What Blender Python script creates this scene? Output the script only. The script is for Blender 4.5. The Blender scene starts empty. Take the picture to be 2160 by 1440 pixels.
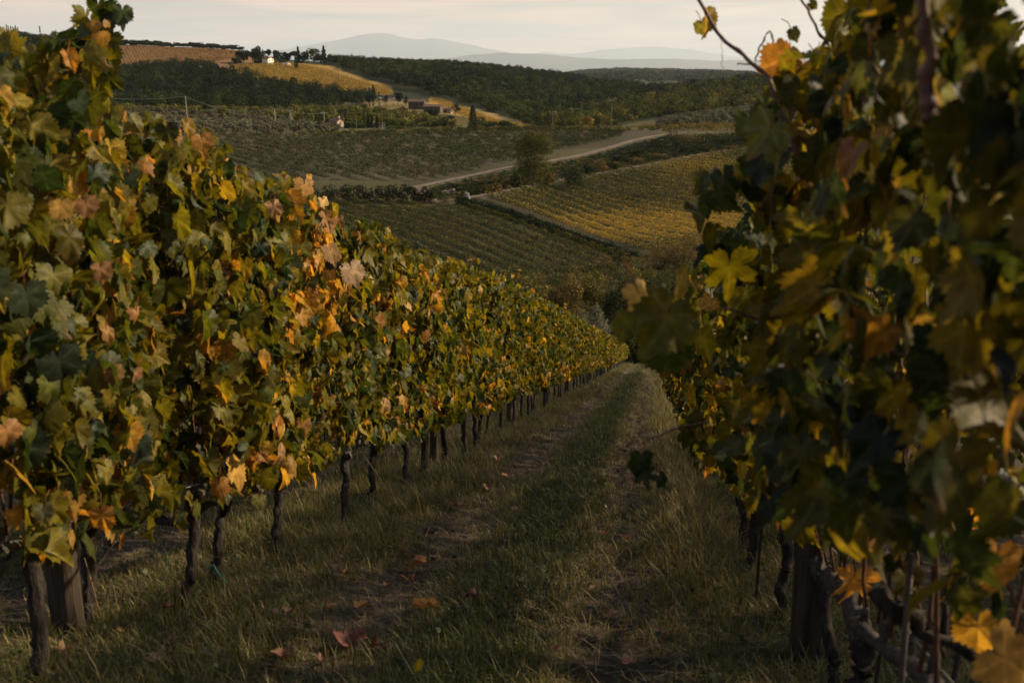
import bpy, math
import numpy as np
from mathutils import Vector

# ------------------------------------------------------------------ camera, sky, sun, exposure
S = bpy.context.scene
COL = S.collection
F = 2100.0                                # focal length in photo pixels (35 mm on a 36 mm sensor, 2160 px wide)
TH = math.radians(15.18)                  # the camera looks this far below the horizon
CT, ST = math.cos(TH), math.sin(TH)
cd = bpy.data.cameras.new('camera'); cam = bpy.data.objects.new('camera', cd); COL.objects.link(cam)
cam.location = (0, 0, 0); cam.rotation_euler = (math.pi/2 - TH, 0, 0)
cd.lens = 35.0; cd.sensor_width = 36.0; cd.clip_start = 0.05; cd.clip_end = 160000
cd.dof.use_dof = True; cd.dof.focus_distance = 11.0; cd.dof.aperture_fstop = 3.8
S.camera = cam
SUN_AZ, SUN_EL = math.radians(80), math.radians(29)     # azimuth clockwise from the view direction
W = bpy.data.worlds.new('World'); S.world = W; W.use_nodes = True
nt = W.node_tree; nt.nodes.clear()
def N(t, **k):
    n = nt.nodes.new(t)
    for a, b in k.items(): setattr(n, a, b)
    return n
sky = N('ShaderNodeTexSky', sky_type='NISHITA', sun_disc=False, sun_elevation=SUN_EL, sun_rotation=SUN_AZ,
        altitude=350, air_density=1.2, dust_density=2.0, ozone_density=1.0)
tc = N('ShaderNodeTexCoord'); sep = N('ShaderNodeSeparateXYZ'); nt.links.new(tc.outputs['Generated'], sep.inputs[0])
zc = N('ShaderNodeMath', operation='MAXIMUM'); nt.links.new(sep.outputs[2], zc.inputs[0]); zc.inputs[1].default_value = 0.0
za = N('ShaderNodeMath', operation='ADD'); nt.links.new(zc.outputs[0], za.inputs[0]); za.inputs[1].default_value = 0.028
dx = N('ShaderNodeMath', operation='DIVIDE'); nt.links.new(sep.outputs[0], dx.inputs[0]); nt.links.new(za.outputs[0], dx.inputs[1])
dy = N('ShaderNodeMath', operation='DIVIDE'); nt.links.new(sep.outputs[1], dy.inputs[0]); nt.links.new(za.outputs[0], dy.inputs[1])
cmb = N('ShaderNodeCombineXYZ'); nt.links.new(dx.outputs[0], cmb.inputs[0]); nt.links.new(dy.outputs[0], cmb.inputs[1])
nz = N('ShaderNodeTexNoise'); nz.inputs['Scale'].default_value = 0.36; nz.inputs['Detail'].default_value = 7; nz.inputs['Roughness'].default_value = 0.55
nz.inputs['Distortion'].default_value = 0.6
nt.links.new(cmb.outputs[0], nz.inputs['Vector'])
cr = N('ShaderNodeValToRGB'); nt.links.new(nz.outputs[0], cr.inputs[0])
cr.color_ramp.elements[0].position = 0.30; cr.color_ramp.elements[0].color = (.80, .80, .80, 1)
cr.color_ramp.elements[1].position = 0.62; cr.color_ramp.elements[1].color = (.98, .98, .98, 1)
cc = N('ShaderNodeValToRGB'); nt.links.new(nz.outputs[0], cc.inputs[0])          # the thin cloud sheet: greyer where thick, pink where thin
cc.color_ramp.elements[0].position = 0.40; cc.color_ramp.elements[0].color = (3.8, 3.0, 2.6, 1)
cc.color_ramp.elements[1].position = 0.57; cc.color_ramp.elements[1].color = (7.2, 4.75, 3.25, 1)
mx = N('ShaderNodeMix', data_type='RGBA'); nt.links.new(cr.outputs[0], mx.inputs[0])
nt.links.new(sky.outputs[0], mx.inputs[6]); nt.links.new(cc.outputs[0], mx.inputs[7])
zg = N('ShaderNodeMapRange'); nt.links.new(zc.outputs[0], zg.inputs[0]); zg.inputs[1].default_value = .12; zg.inputs[2].default_value = .45
zg.inputs[3].default_value = 1.0; zg.inputs[4].default_value = .10           # the thin cloud sheet lies low; overhead the sky is clear
fm = N('ShaderNodeMath', operation='MULTIPLY'); nt.links.new(cr.outputs[0], fm.inputs[0]); nt.links.new(zg.outputs[0], fm.inputs[1]); nt.links.new(fm.outputs[0], mx.inputs[0])
bg = N('ShaderNodeBackground'); bg.inputs[1].default_value = 0.090; nt.links.new(mx.outputs[2], bg.inputs[0])
out = N('ShaderNodeOutputWorld'); nt.links.new(bg.outputs[0], out.inputs[0])
sl = bpy.data.lights.new('sun', 'SUN'); sl.energy = 5.0; sl.angle = math.radians(2.0); sl.color = (1.0, .78, .50)
so = bpy.data.objects.new('sun', sl); COL.objects.link(so)
SD = Vector((math.sin(SUN_AZ)*math.cos(SUN_EL), math.cos(SUN_AZ)*math.cos(SUN_EL), math.sin(SUN_EL)))
so.rotation_euler = (-SD).to_track_quat('-Z', 'Y').to_euler(); so.location = SD*50
S.view_settings.view_transform = 'Standard'; S.view_settings.look = 'None'
S.view_settings.exposure = 0.74; S.view_settings.gamma = 1.0
S.render.engine = 'CYCLES'
S.cycles.use_denoising = True
S.cycles.max_bounces = 6; S.cycles.diffuse_bounces = 3; S.cycles.transmission_bounces = 4; S.cycles.volume_bounces = 2
S.cycles.sample_clamp_indirect = 4.0
HAZE = True

# ------------------------------------------------------------------ numpy helpers
R = np.random.default_rng(7)
def nrm(v): return v / np.maximum(np.linalg.norm(v, axis=-1, keepdims=True), 1e-9)
def hash2(i, j, s=0):
    h = np.sin(i*127.1 + j*311.7 + s*74.7) * 43758.5453
    return h - np.floor(h)
def noise2(x, y, s=0):
    i, j = np.floor(x), np.floor(y); f, g = x-i, y-j
    f = f*f*(3-2*f); g = g*g*(3-2*g)
    return ((hash2(i, j, s)*(1-f) + hash2(i+1, j, s)*f)*(1-g) + (hash2(i, j+1, s)*(1-f) + hash2(i+1, j+1, s)*f)*g)*2-1
def fbm(x, y, s=0, o=4):
    a = 0; w = .5
    for k in range(o): a = a + w*noise2(x*2**k, y*2**k, s+k*13); w *= .5
    return a
def sstep(a, b, x):
    t = np.clip((x-a)/(b-a), 0, 1); return t*t*(3-2*t)

def mk(name, V, faces, mat, parent=None, col=None, smooth=False, mats=None):
    """one mesh object from vertex array V and a list of (n,k) index arrays"""
    V = np.asarray(V, np.float32); me = bpy.data.meshes.new(name)
    faces = [np.asarray(f, np.int32) for f in faces if len(f)]
    me.vertices.add(len(V)); me.vertices.foreach_set('co', V.ravel())
    nl = sum(f.size for f in faces); npoly = sum(len(f) for f in faces)
    me.loops.add(nl); me.loops.foreach_set('vertex_index', np.concatenate([f.ravel() for f in faces]))
    me.polygons.add(npoly)
    cnt = np.concatenate([np.full(len(f), f.shape[1], np.int32) for f in faces])
    st = np.concatenate([[0], np.cumsum(cnt)[:-1]]).astype(np.int32)
    me.polygons.foreach_set('loop_start', st)
    try: me.polygons.foreach_set('loop_total', cnt)
    except Exception: pass
    me.polygons.foreach_set('use_smooth', np.full(npoly, bool(smooth)))
    if col is not None:
        c = np.ones((len(V), 4), np.float32); c[:, :3] = col
        a = me.color_attributes.new('Col', 'FLOAT_COLOR', 'POINT'); a.data.foreach_set('color', c.ravel())
    me.update(calc_edges=True); me.validate()
    me.materials.append(mat)
    o = bpy.data.objects.new(name, me); COL.objects.link(o)
    if parent is not None: o.parent = parent
    return o
def tag(o, label=None, cat=None, group=None, kind=None):
    if label: o['label'] = label
    if cat: o['category'] = cat
    if group: o['group'] = group
    if kind: o['kind'] = kind
    return o
def empty(name, loc, label, cat, group=None):
    o = bpy.data.objects.new(name, None); COL.objects.link(o); o.location = loc; o.empty_display_size = .2
    return tag(o, label, cat, group)
class MB:
    """collects pieces that make up one mesh"""
    def __init__(s): s.V = []; s.F = []; s.C = []; s.n = 0
    def add(s, V, faces, col=None):
        V = np.asarray(V, float).reshape(-1, 3); s.V.append(V)
        for f in faces: s.F.append(np.asarray(f) + s.n)
        c = np.ones((len(V), 3)) if col is None else np.broadcast_to(np.asarray(col, float), (len(V), 3))
        s.C.append(c); s.n += len(V); return s
    def box(s, x0, x1, y0, y1, z0, z1, col=None):
        V = [(x, y, z) for z in (z0, z1) for x, y in ((x0, y0), (x1, y0), (x1, y1), (x0, y1))]
        return s.add(V, [[(0, 3, 2, 1), (4, 5, 6, 7), (0, 1, 5, 4), (1, 2, 6, 5), (2, 3, 7, 6), (3, 0, 4, 7)]], col)
    def tube(s, P, r, n=8, rough=0, seed=0, col=None):
        V, Fq = tube(P, r, n, rough, seed); return s.add(V, Fq, col)
    def build(s, name, mat, parent=None, smooth=False, loc=None):
        by = {}
        for f in s.F: by.setdefault(f.shape[1], []).append(f)
        V = np.concatenate(s.V)
        if loc is not None: V = V - np.asarray(loc)
        return mk(name, V, [np.concatenate(v) for v in by.values()], mat, parent, np.concatenate(s.C), smooth)
def tube(P, r, n=8, rough=0, seed=0):
    P = np.asarray(P, float); m = len(P); r = np.broadcast_to(np.asarray(r, float), (m,))
    T = nrm(np.gradient(P, axis=0)); ref = np.where(np.abs(T[:, 2:3]) > .8, [[1., 0, 0]], [[0, 0, 1.]])
    A = nrm(np.cross(ref, T)); B = np.cross(T, A)
    a = np.linspace(0, 2*np.pi, n, endpoint=False)
    rr = np.repeat(r[:, None], n, 1)
    if rough:
        g = np.random.default_rng(seed)
        rr = rr*(1 + rough*(g.normal(size=(1, n))*.7 + g.normal(size=(m, n))*.45 + g.normal(size=(m, 1))*.35))
    V = P[:, None] + rr[..., None]*(np.cos(a)[None, :, None]*A[:, None] + np.sin(a)[None, :, None]*B[:, None])
    i = np.arange(m-1)[:, None]*n; j = np.arange(n)[None]; k = (j+1) % n
    q = np.stack([i+j, i+k, i+n+k, i+n+j], -1).reshape(-1, 4)
    V = np.concatenate([V.reshape(-1, 3), P[:1], P[-1:]])
    j = j[0]; k = k[0]
    t = np.concatenate([np.stack([k, j, np.full(n, m*n)], -1), np.stack([(m-1)*n+j, (m-1)*n+k, np.full(n, m*n+1)], -1)])
    return V, [q, t]

# photo pixel -> direction, and back
def ray(px, py):
    x = (np.asarray(px, float)-1080)/F; c = (720-np.asarray(py, float))/F
    return np.stack([x, CT + c*ST, -ST + c*CT], -1)
def at(px, py, Y):
    d = ray(px, py); return d*(np.asarray(Y, float)/d[..., 1])[..., None]
def pix(P):
    P = np.asarray(P, float); f = P[..., 1]*CT - P[..., 2]*ST; u = P[..., 1]*ST + P[..., 2]*CT
    f = np.where(f < .05, .05, f)
    return 1080 + F*P[..., 0]/f, 720 - F*u/f

# ------------------------------------------------------------------ materials
def mat(name):
    m = bpy.data.materials.new(name); m.use_nodes = True; t = m.node_tree; t.nodes.clear()
    o = t.nodes.new('ShaderNodeOutputMaterial'); return m, t, o
def link(t, a, b): t.links.new(a, b)
def noise_node(t, scale, detail=4, coord='Object', rough=.55, stretch=None):
    tcn = t.nodes.new('ShaderNodeTexCoord'); n = t.nodes.new('ShaderNodeTexNoise')
    n.inputs['Scale'].default_value = scale; n.inputs['Detail'].default_value = detail; n.inputs['Roughness'].default_value = rough
    src = tcn.outputs[coord]
    if stretch:
        mp = t.nodes.new('ShaderNodeMapping'); mp.inputs['Scale'].default_value = stretch; link(t, src, mp.inputs[0]); src = mp.outputs[0]
    link(t, src, n.inputs['Vector']); return n
def leaf_mat(name, transl=.42, rough=.42, spec=.5, bump=0.0, nscale=35., var=.35):
    m, t, o = mat(name)
    a = t.nodes.new('ShaderNodeAttribute'); a.attribute_name = 'Col'
    n = noise_node(t, nscale, 3); mr = t.nodes.new('ShaderNodeMapRange'); link(t, n.outputs[0], mr.inputs[0])
    mr.inputs[1].default_value = .25; mr.inputs[2].default_value = .75; mr.inputs[3].default_value = 1-var; mr.inputs[4].default_value = 1+var
    mu = t.nodes.new('ShaderNodeVectorMath'); mu.operation = 'SCALE'; link(t, a.outputs['Color'], mu.inputs[0]); link(t, mr.outputs[0], mu.inputs['Scale'])
    p = t.nodes.new('ShaderNodeBsdfPrincipled'); link(t, mu.outputs[0], p.inputs['Base Color'])
    p.inputs['Roughness'].default_value = rough; p.inputs['Specular IOR Level'].default_value = spec
    tr = t.nodes.new('ShaderNodeBsdfTranslucent')
    sat = t.nodes.new('ShaderNodeMix'); sat.data_type = 'RGBA'; sat.blend_type = 'MULTIPLY'; sat.inputs[0].default_value = 1
    link(t, mu.outputs[0], sat.inputs[6]); sat.inputs[7].default_value = (1.45, 1.3, .55, 1); link(t, sat.outputs[2], tr.inputs['Color'])
    ms = t.nodes.new('ShaderNodeMixShader'); ms.inputs[0].default_value = transl
    link(t, p.outputs[0], ms.inputs[1]); link(t, tr.outputs[0], ms.inputs[2]); link(t, ms.outputs[0], o.inputs[0])
    if bump:
        b = t.nodes.new('ShaderNodeBump'); b.inputs['Strength'].default_value = bump; b.inputs['Distance'].default_value = .01
        link(t, n.outputs[0], b.inputs['Height']); link(t, b.outputs[0], p.inputs['Normal'])
    return m
def solid(name, c1, c2=None, scale=6., rough=.8, bump=0., spec=.3, stretch=None, attr=False, bscale=None, detail=5, bdist=.02):
    m, t, o = mat(name); p = t.nodes.new('ShaderNodeBsdfPrincipled'); link(t, p.outputs[0], o.inputs[0])
    p.inputs['Roughness'].default_value = rough; p.inputs['Specular IOR Level'].default_value = spec
    n = noise_node(t, scale, detail, stretch=stretch); r = t.nodes.new('ShaderNodeValToRGB'); link(t, n.outputs[0], r.inputs[0])
    c2 = c2 or tuple(min(1, x*1.6) for x in c1)
    r.color_ramp.elements[0].position = .32; r.color_ramp.elements[1].position = .68
    r.color_ramp.elements[0].color = (*c1, 1); r.color_ramp.elements[1].color = (*c2, 1)
    src = r.outputs[0]
    if attr:
        a = t.nodes.new('ShaderNodeAttribute'); a.attribute_name = 'Col'
        mm = t.nodes.new('ShaderNodeMix'); mm.data_type = 'RGBA'; mm.blend_type = 'MULTIPLY'; mm.inputs[0].default_value = 1
        link(t, src, mm.inputs[6]); link(t, a.outputs['Color'], mm.inputs[7]); src = mm.outputs[2]
    link(t, src, p.inputs['Base Color'])
    if bump:
        nb = noise_node(t, bscale or scale*2, 6, stretch=stretch); b = t.nodes.new('ShaderNodeBump')
        b.inputs['Strength'].default_value = bump; b.inputs['Distance'].default_value = bdist
        link(t, nb.outputs[0], b.inputs['Height']); link(t, b.outputs[0], p.inputs['Normal'])
    return m
M = {}
M['leaf'] = leaf_mat('vine_leaf', .50, .52, .28, .3, 42., .4)
M['far_leaf'] = leaf_mat('distant_vine_leaf', .10, .7, .1, 0, .8, .3)
M['tree_leaf'] = leaf_mat('tree_leaf', .14, .75, .08, 0, .25, .35)
M['grass'] = leaf_mat('grass_blade', .30, .55, .3, 0, 3., .35)
M['litter'] = leaf_mat('dry_leaf', .15, .6, .3, .3, 40.)
M['bark'] = solid('vine_bark', (.011, .009, .008), (.050, .041, .034), 60, .9, 1.0, .2, (1, 1, .18), bscale=90, bdist=.012)
M['oldbark'] = solid('weathered_vine_arm', (.028, .024, .021), (.115, .10, .088), 55, .9, 1.0, .2, bscale=80, bdist=.012)
M['cane'] = solid('vine_cane', (.050, .024, .016), (.13, .06, .036), 40, .6, .3, .4)
M['wood'] = solid('weathered_post', (.020, .016, .012), (.070, .053, .039), 26, .85, .8, .2, (1, 1, .07), bscale=40, bdist=.012)
M['paleconcrete'] = solid('pale_pole', (.25, .24, .21), (.36, .34, .30), 3, .8)
M['darkpole'] = solid('dark_pole', (.10, .085, .07), (.17, .14, .12), 3, .8)
M['metal'] = solid('rusty_steel', (.03, .025, .022), (.08, .06, .05), 30, .6, .2)
M['wire'] = solid('galvanised_wire', (.22, .22, .22), (.34, .34, .33), 10, .45, 0, .6)
M['porcelain'] = solid('porcelain', (.7, .7, .68), (.8, .8, .78), 5, .3)
M['trunk'] = solid('tree_bark', (.05, .04, .03), (.11, .09, .07), 3, .9)
M['tie'] = solid('green_twine', (.02, .22, .16), (.04, .32, .24), 20, .6)
M['rock'] = solid('grey_rock', (.16, .15, .145), (.30, .28, .27), .9, .9, .6, bdist=.15)
M['render_white'] = solid('white_render', (.70, .68, .62), (.82, .80, .74), .5, .9)
M['stone'] = solid('stone_wall', (.045, .037, .03), (.10, .085, .068), 1.2, .9, .6, bdist=.1)
M['warmstone'] = solid('warm_plaster', (.26, .19, .13), (.38, .29, .20), .7, .9)
M['tiles'] = solid('clay_tiles', (.07, .042, .03), (.13, .078, .052), 1.5, .85, .5, bdist=.1)
M['sheetroof'] = solid('grey_sheet_roof', (.24, .24, .26), (.36, .35, .37), 1.5, .7, stretch=(6, .2, 1))
M['pane'] = solid('dark_glass', (.02, .025, .03), (.035, .04, .05), 2, .15, 0, .6)
M['carpaint'] = solid('car_paint', (.7, .7, .7), (.74, .74, .74), 1, .3, 0, .5)
M['road'] = solid('gravel_road', (.10, .076, .058), (.165, .13, .104), .35, .95, .4, .1, bscale=2, bdist=.05)

# ground: zone colour carried by the sheet, broken up by noise at three scales
m, t, o = mat('earth_and_grass'); M['ground'] = m
p = t.nodes.new('ShaderNodeBsdfPrincipled'); link(t, p.outputs[0], o.inputs[0]); p.inputs['Roughness'].default_value = .95; p.inputs['Specular IOR Level'].default_value = .1
a = t.nodes.new('ShaderNodeAttribute'); a.attribute_name = 'Col'
prev = a.outputs['Color']
for sc, lo, hi in ((.035, .75, 1.25), (1.3, .65, 1.35), (38., .45, 1.6)):
    n = noise_node(t, sc, 5); mr = t.nodes.new('ShaderNodeMapRange'); link(t, n.outputs[0], mr.inputs[0])
    mr.inputs[1].default_value = .3; mr.inputs[2].default_value = .7; mr.inputs[3].default_value = lo; mr.inputs[4].default_value = hi
    v = t.nodes.new('ShaderNodeVectorMath'); v.operation = 'SCALE'; link(t, prev, v.inputs[0]); link(t, mr.outputs[0], v.inputs['Scale']); prev = v.outputs[0]
link(t, prev, p.inputs['Base Color'])
nb = noise_node(t, 24., 8, rough=.7); b = t.nodes.new('ShaderNodeBump'); b.inputs['Strength'].default_value = .9; b.inputs['Distance'].default_value = .05
link(t, nb.outputs[0], b.inputs['Height']); link(t, b.outputs[0], p.inputs['Normal'])
M['mountain'] = solid('mountain_slope', (.05, .055, .05), (.10, .10, .08), .0003, .95, 0, .05)

# ------------------------------------------------------------------ terrain
ROWU = 0.1459; AL = math.atan(ROWU)                  # heading of the vine rows
A2 = np.array([math.sin(AL), math.cos(AL)]); R2 = np.array([math.cos(AL), -math.sin(AL)])
SLOPE = -0.276; EYE = 1.36
XL, XR, PITCH = -2.17, 0.68, 2.85                    # the two rows beside the camera
def tx(x, y): return x*A2[0] + y*A2[1], x*R2[0] + y*R2[1]
PXC = np.array([-500, 0, 250, 500, 700, 900, 1000, 1100, 1300, 1500, 1650, 2000, 2700.])
UC = (PXC-1080)/F/1.015
TY = np.array([150, 190, 230, 270, 300, 330, 400, 450, 520, 600, 700, 800, 900, 1000, 1200, 1400, 1700, 2200, 8000, 10500, 14000, 24000, 60000.])
TP = np.array([
#  150  190  230  270  300  330  400  450  520  600  700  800  900 1000 1200 1400 1700 2200 5200 6600 9000 20000 60000
 [ 640, 540, 455, 400, 365, 335, 290, 272, 248, 238, 215, 185, 160, 140, 100,  85, 110, 170, 200, 215, 220, 190, 165],
 [ 640, 540, 455, 400, 365, 335, 288, 268, 242, 236, 215, 180, 158, 138, 100,  82, 110, 170, 200, 215, 220, 190, 165],
 [ 640, 540, 455, 400, 365, 335, 286, 266, 238, 236, 215, 180, 156, 134,  95, 110, 140, 170, 200, 215, 220, 190, 165],
 [ 640, 540, 455, 400, 365, 335, 284, 268, 243, 244, 222, 178, 149, 130, 107, 125, 150, 175, 200, 215, 220, 190, 165],
 [ 635, 520, 448, 388, 352, 325, 283, 270, 262, 248, 225, 195, 160, 134, 140, 160, 180, 190, 195, 215, 220, 190, 165],
 [ 630, 512, 440, 386, 350, 322, 278, 272, 268, 250, 220, 196, 171, 155, 143, 145, 175, 190, 185, 205, 220, 190, 165],
 [ 630, 515, 433, 384, 348, 320, 276, 274, 272, 258, 236, 212, 188, 170, 150, 147, 175, 190, 178, 200, 220, 190, 165],
 [ 635, 522, 437, 378, 345, 318, 274, 275, 274, 266, 250, 230, 208, 189, 164, 158, 180, 190, 170, 195, 220, 190, 165],
 [ 645, 535, 450, 383, 350, 320, 277, 270, 276, 264, 243, 222, 208, 198, 189, 186, 196, 185, 152, 180, 220, 190, 165],
 [ 640, 520, 440, 376, 338, 316, 280, 268, 256, 237, 212, 196, 188, 203, 210, 208, 212, 185, 156, 180, 220, 190, 165],
 [ 630, 515, 432, 365, 328, 300, 272, 262, 244, 224, 198, 180, 174, 195, 205, 200, 200, 185, 164, 180, 220, 190, 165],
 [ 620, 500, 420, 350, 310, 285, 262, 250, 230, 212, 190, 176, 175, 185, 190, 188, 190, 185, 170, 180, 220, 190, 165],
 [ 600, 490, 410, 340, 300, 275, 255, 240, 220, 200, 180, 170, 170, 180, 190, 188, 190, 185, 170, 180, 220, 190, 165]], float)
TZ = ray(np.zeros_like(TP)+1080, TP); TZ = TZ[..., 2]/TZ[..., 1]        # tangent of the ground's elevation angle
def hermite(xk, yk, x):
    """monotone-ish cubic through knots; yk (..., n) with knots along the last axis, x (m,) -> (..., m)"""
    d = np.diff(yk, axis=-1)/np.diff(xk); s = np.zeros_like(yk)
    a_, b_ = d[..., :-1], d[..., 1:]; s[..., 1:-1] = np.where(a_*b_ > 0, 2*a_*b_/np.where(a_+b_ == 0, 1, a_+b_), 0)
    s[..., 0] = d[..., 0]; s[..., -1] = d[..., -1]
    i = np.clip(np.searchsorted(xk, x)-1, 0, len(xk)-2); h = (xk[i+1]-xk[i]); q = np.clip((x-xk[i])/h, 0, 1)
    return ((1+2*q)*(1-q)**2*yk[..., i] + q*(1-q)**2*h*s[..., i] + q*q*(3-2*q)*yk[..., i+1] + q*q*(q-1)*h*s[..., i+1])
YF = np.exp(np.linspace(math.log(150), math.log(60000), 420)); UF = np.linspace(UC[0], UC[-1], 260)
TG = hermite(np.log(TY), TZ, np.log(YF)); TG = hermite(UC, TG.T, UF)                  # (YF, UF)
def wheel(x):
    return np.exp(-((x+1.28)/.24)**2) + np.exp(-((x+.10)/.24)**2)
def terr(X, Y):
    X = np.asarray(X, float); Y = np.asarray(Y, float); X, Y = np.broadcast_arrays(X, Y)
    tt, xx = tx(X, Y)
    zn = -EYE + SLOPE*np.minimum(tt, 400) + .05*fbm(X*.9, Y*.9, 3) + .022*fbm(X*6, Y*6, 9, 3)
    zn = zn - .04*wheel(xx)
    Yc = np.clip(Y, 150, 60000); u = np.clip(X/np.maximum(Y, 150), UF[0], UF[-1])
    fi = (np.log(Yc)-math.log(150))/(math.log(60000)-math.log(150))*419; fj = (u-UF[0])/(UF[-1]-UF[0])*259
    i = np.clip(fi.astype(int), 0, 418); j = np.clip(fj.astype(int), 0, 258); fi = fi-i; fj = fj-j
    g = (TG[i, j]*(1-fj)+TG[i, j+1]*fj)*(1-fi) + (TG[i+1, j]*(1-fj)+TG[i+1, j+1]*fj)*fi
    zf = g*Yc + np.clip(Y/400, .1, 3)*.8*fbm(X*.02, Y*.02, 5) + 9*sstep(820, 1000, Y)*sstep(-.14, .02, X/np.maximum(Y, 1))*fbm(X*.011, Y*.006, 8, 3)
    w = sstep(78, 145, Y + .0*X)
    return zn*(1-w) + zf*w
YS = np.exp(np.linspace(math.log(140), math.log(6000), 1500))
def gp(px, py, Ymin=140, Ymax=6000):
    """the point of the terrain that a photo pixel looks at"""
    d = ray(px, py); u = d[0]/d[1]; g = d[2]/d[1]
    ys = YS[(YS >= Ymin) & (YS <= Ymax)]; dz = terr(u*ys, ys) - g*ys
    k = np.nonzero(dz >= 0)[0]
    if len(k) == 0: k = np.argmax(dz/ys)
    else:
        k = k[0]
        if k > 0:
            f = dz[k-1]/(dz[k-1]-dz[k]); y = ys[k-1] + f*(ys[k]-ys[k-1]); return np.array([u*y, y, float(terr(u*y, y))])
    y = ys[k]; return np.array([u*y, y, float(terr(u*y, y))])
def gps(pts, **k): return np.array([gp(a, b, **k) for a, b in pts])
def inpoly(x, y, P):
    r = np.zeros(np.shape(x), bool); n = len(P)
    for k in range(n):
        x0, y0 = P[k][:2]; x1, y1 = P[(k+1) % n][:2]
        if y0 == y1: continue
        r ^= ((y0 > y) != (y1 > y)) & (x < (x1-x0)*(y-y0)/(y1-y0)+x0)
    return r

FLD = {  # field outlines, photo pixels on the ground
 'lower':  [(560, 436), (720, 430), (860, 436), (960, 440), (1150, 492), (1330, 550), (1270, 600), (1000, 620), (700, 640), (560, 560)],
 'terrace':[(1000, 424), (1130, 398), (1300, 366), (1500, 330), (1640, 308), (1990, 292), (2080, 450), (1820, 590), (1500, 580), (1345, 538), (1180, 486)],
 'plateau':[(430, 288), (700, 287), (900, 281), (1100, 276), (1320, 281), (1310, 293), (1190, 318), (1080, 346), (900, 384), (680, 380), (450, 372)],
}
FP = {k: gps(v) for k, v in FLD.items()}
yr = np.concatenate([np.arange(-24, 0, 1.5), np.arange(0, 16, .16), np.arange(16, 32, .4), np.arange(32, 80, 1.6), np.arange(80, 150, 3.5),
                     np.arange(150, 500, 3.0), np.arange(500, 1400, 8), np.exp(np.linspace(math.log(1400), math.log(108000), 90))])
ug = np.linspace(-1, 1, 340); ug = ug*.55 + .6*ug**3
UU, YY = np.meshgrid(ug, yr); XX = UU*(np.maximum(YY, 0)+14)
ZZ = terr(XX, YY)
V = np.stack([XX, YY, ZZ], -1).reshape(-1, 3); nc = len(ug)
i = (np.arange(len(yr)-1)[:, None]*nc + np.arange(nc-1)[None]).ravel()
Q = np.stack([i, i+1, i+nc+1, i+nc], -1)
PX, PY = pix(V); X, Y = V[:, 0], V[:, 1]; tt, xx = tx(X, Y)
c = np.zeros((len(V), 3)); c[:] = (.065, .062, .026)
n1 = fbm(X*.5, Y*.5, 21)[:, None]; n2 = fbm(X*.02, Y*.02, 22)[:, None]
soil = np.array((.085, .066, .046)); grass = np.array((.062, .058, .025))
near = (Y < 95)[:, None]
phase = (xx - XL) % PITCH
wk = (np.exp(-((phase-.87)/.33)**2) + np.exp(-((phase-2.05)/.33)**2))[:, None]
wn = np.clip(.25 + wk*.75 + .6*n1, 0, 1)
c = np.where(near, grass*(1-wn)+soil*wn, c*(1+.5*n2))
for k, cl in (('lower', (.036, .034, .015)), ('terrace', (.040, .036, .015)), ('plateau', (.062, .055, .030))):
    c[inpoly(X, Y, FP[k])] = cl
far = Y > 640
c[far] = (.020, .024, .010)
gold = [(470, 150), (520, 132), (600, 130), (700, 140), (830, 185), (820, 202), (740, 190), (600, 176)]
goldp = gps(gold, Ymin=660)
c[inpoly(X, Y, goldp)] = (.22, .14, .035)
c[(Y > 930) & (Y < 1230) & (PX < 560) & (PX > 150)] = (.17, .10, .040)
c[(Y > 640) & (Y < 780) & inpoly(PX, PY, [(700, 205), (860, 212), (1000, 228), (1120, 262), (1120, 285), (1000, 268), (850, 250), (700, 230)])] = (.17, .13, .055)
goldstrip = [(905, 208), (1000, 236), (1125, 270), (1060, 272), (985, 248), (900, 222)]
c[inpoly(PX, PY, goldstrip) & (Y > 430) & (Y < 900)] = (.27, .165, .04)
c[inpoly(PX, PY, [(1120, 276), (1400, 272), (1390, 286), (1280, 310), (1190, 318)]) & (Y > 300) & (Y < 460)] = (.052, .045, .025)
c[inpoly(PX, PY, [(960, 422), (1004, 414), (1180, 474), (1360, 530), (1340, 560), (1150, 494), (985, 444)]) & (Y > 180) & (Y < 260)] = (.028, .028, .012)  # hedge bank ground darkened, its shade painted into the ground colour
c[inpoly(PX, PY, [(905, 424), (905, 396), (1004, 373), (1094, 355), (1164, 344), (1230, 332), (1299, 313), (1362, 296), (1400, 288), (1640, 275), (1640, 304), (1500, 324), (1300, 360), (1130, 390), (1000, 414), (940, 428)]) & (Y > 220) & (Y < 360)] = (.034, .031, .014)
c[(Y > 2300)] = (.05, .055, .035)
tag(mk('ground', V, [Q], M['ground'], None, np.clip(c, .008, 1), True), 'sloping earth and grass running down to the valley and the hills', 'ground', kind='structure')

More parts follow.
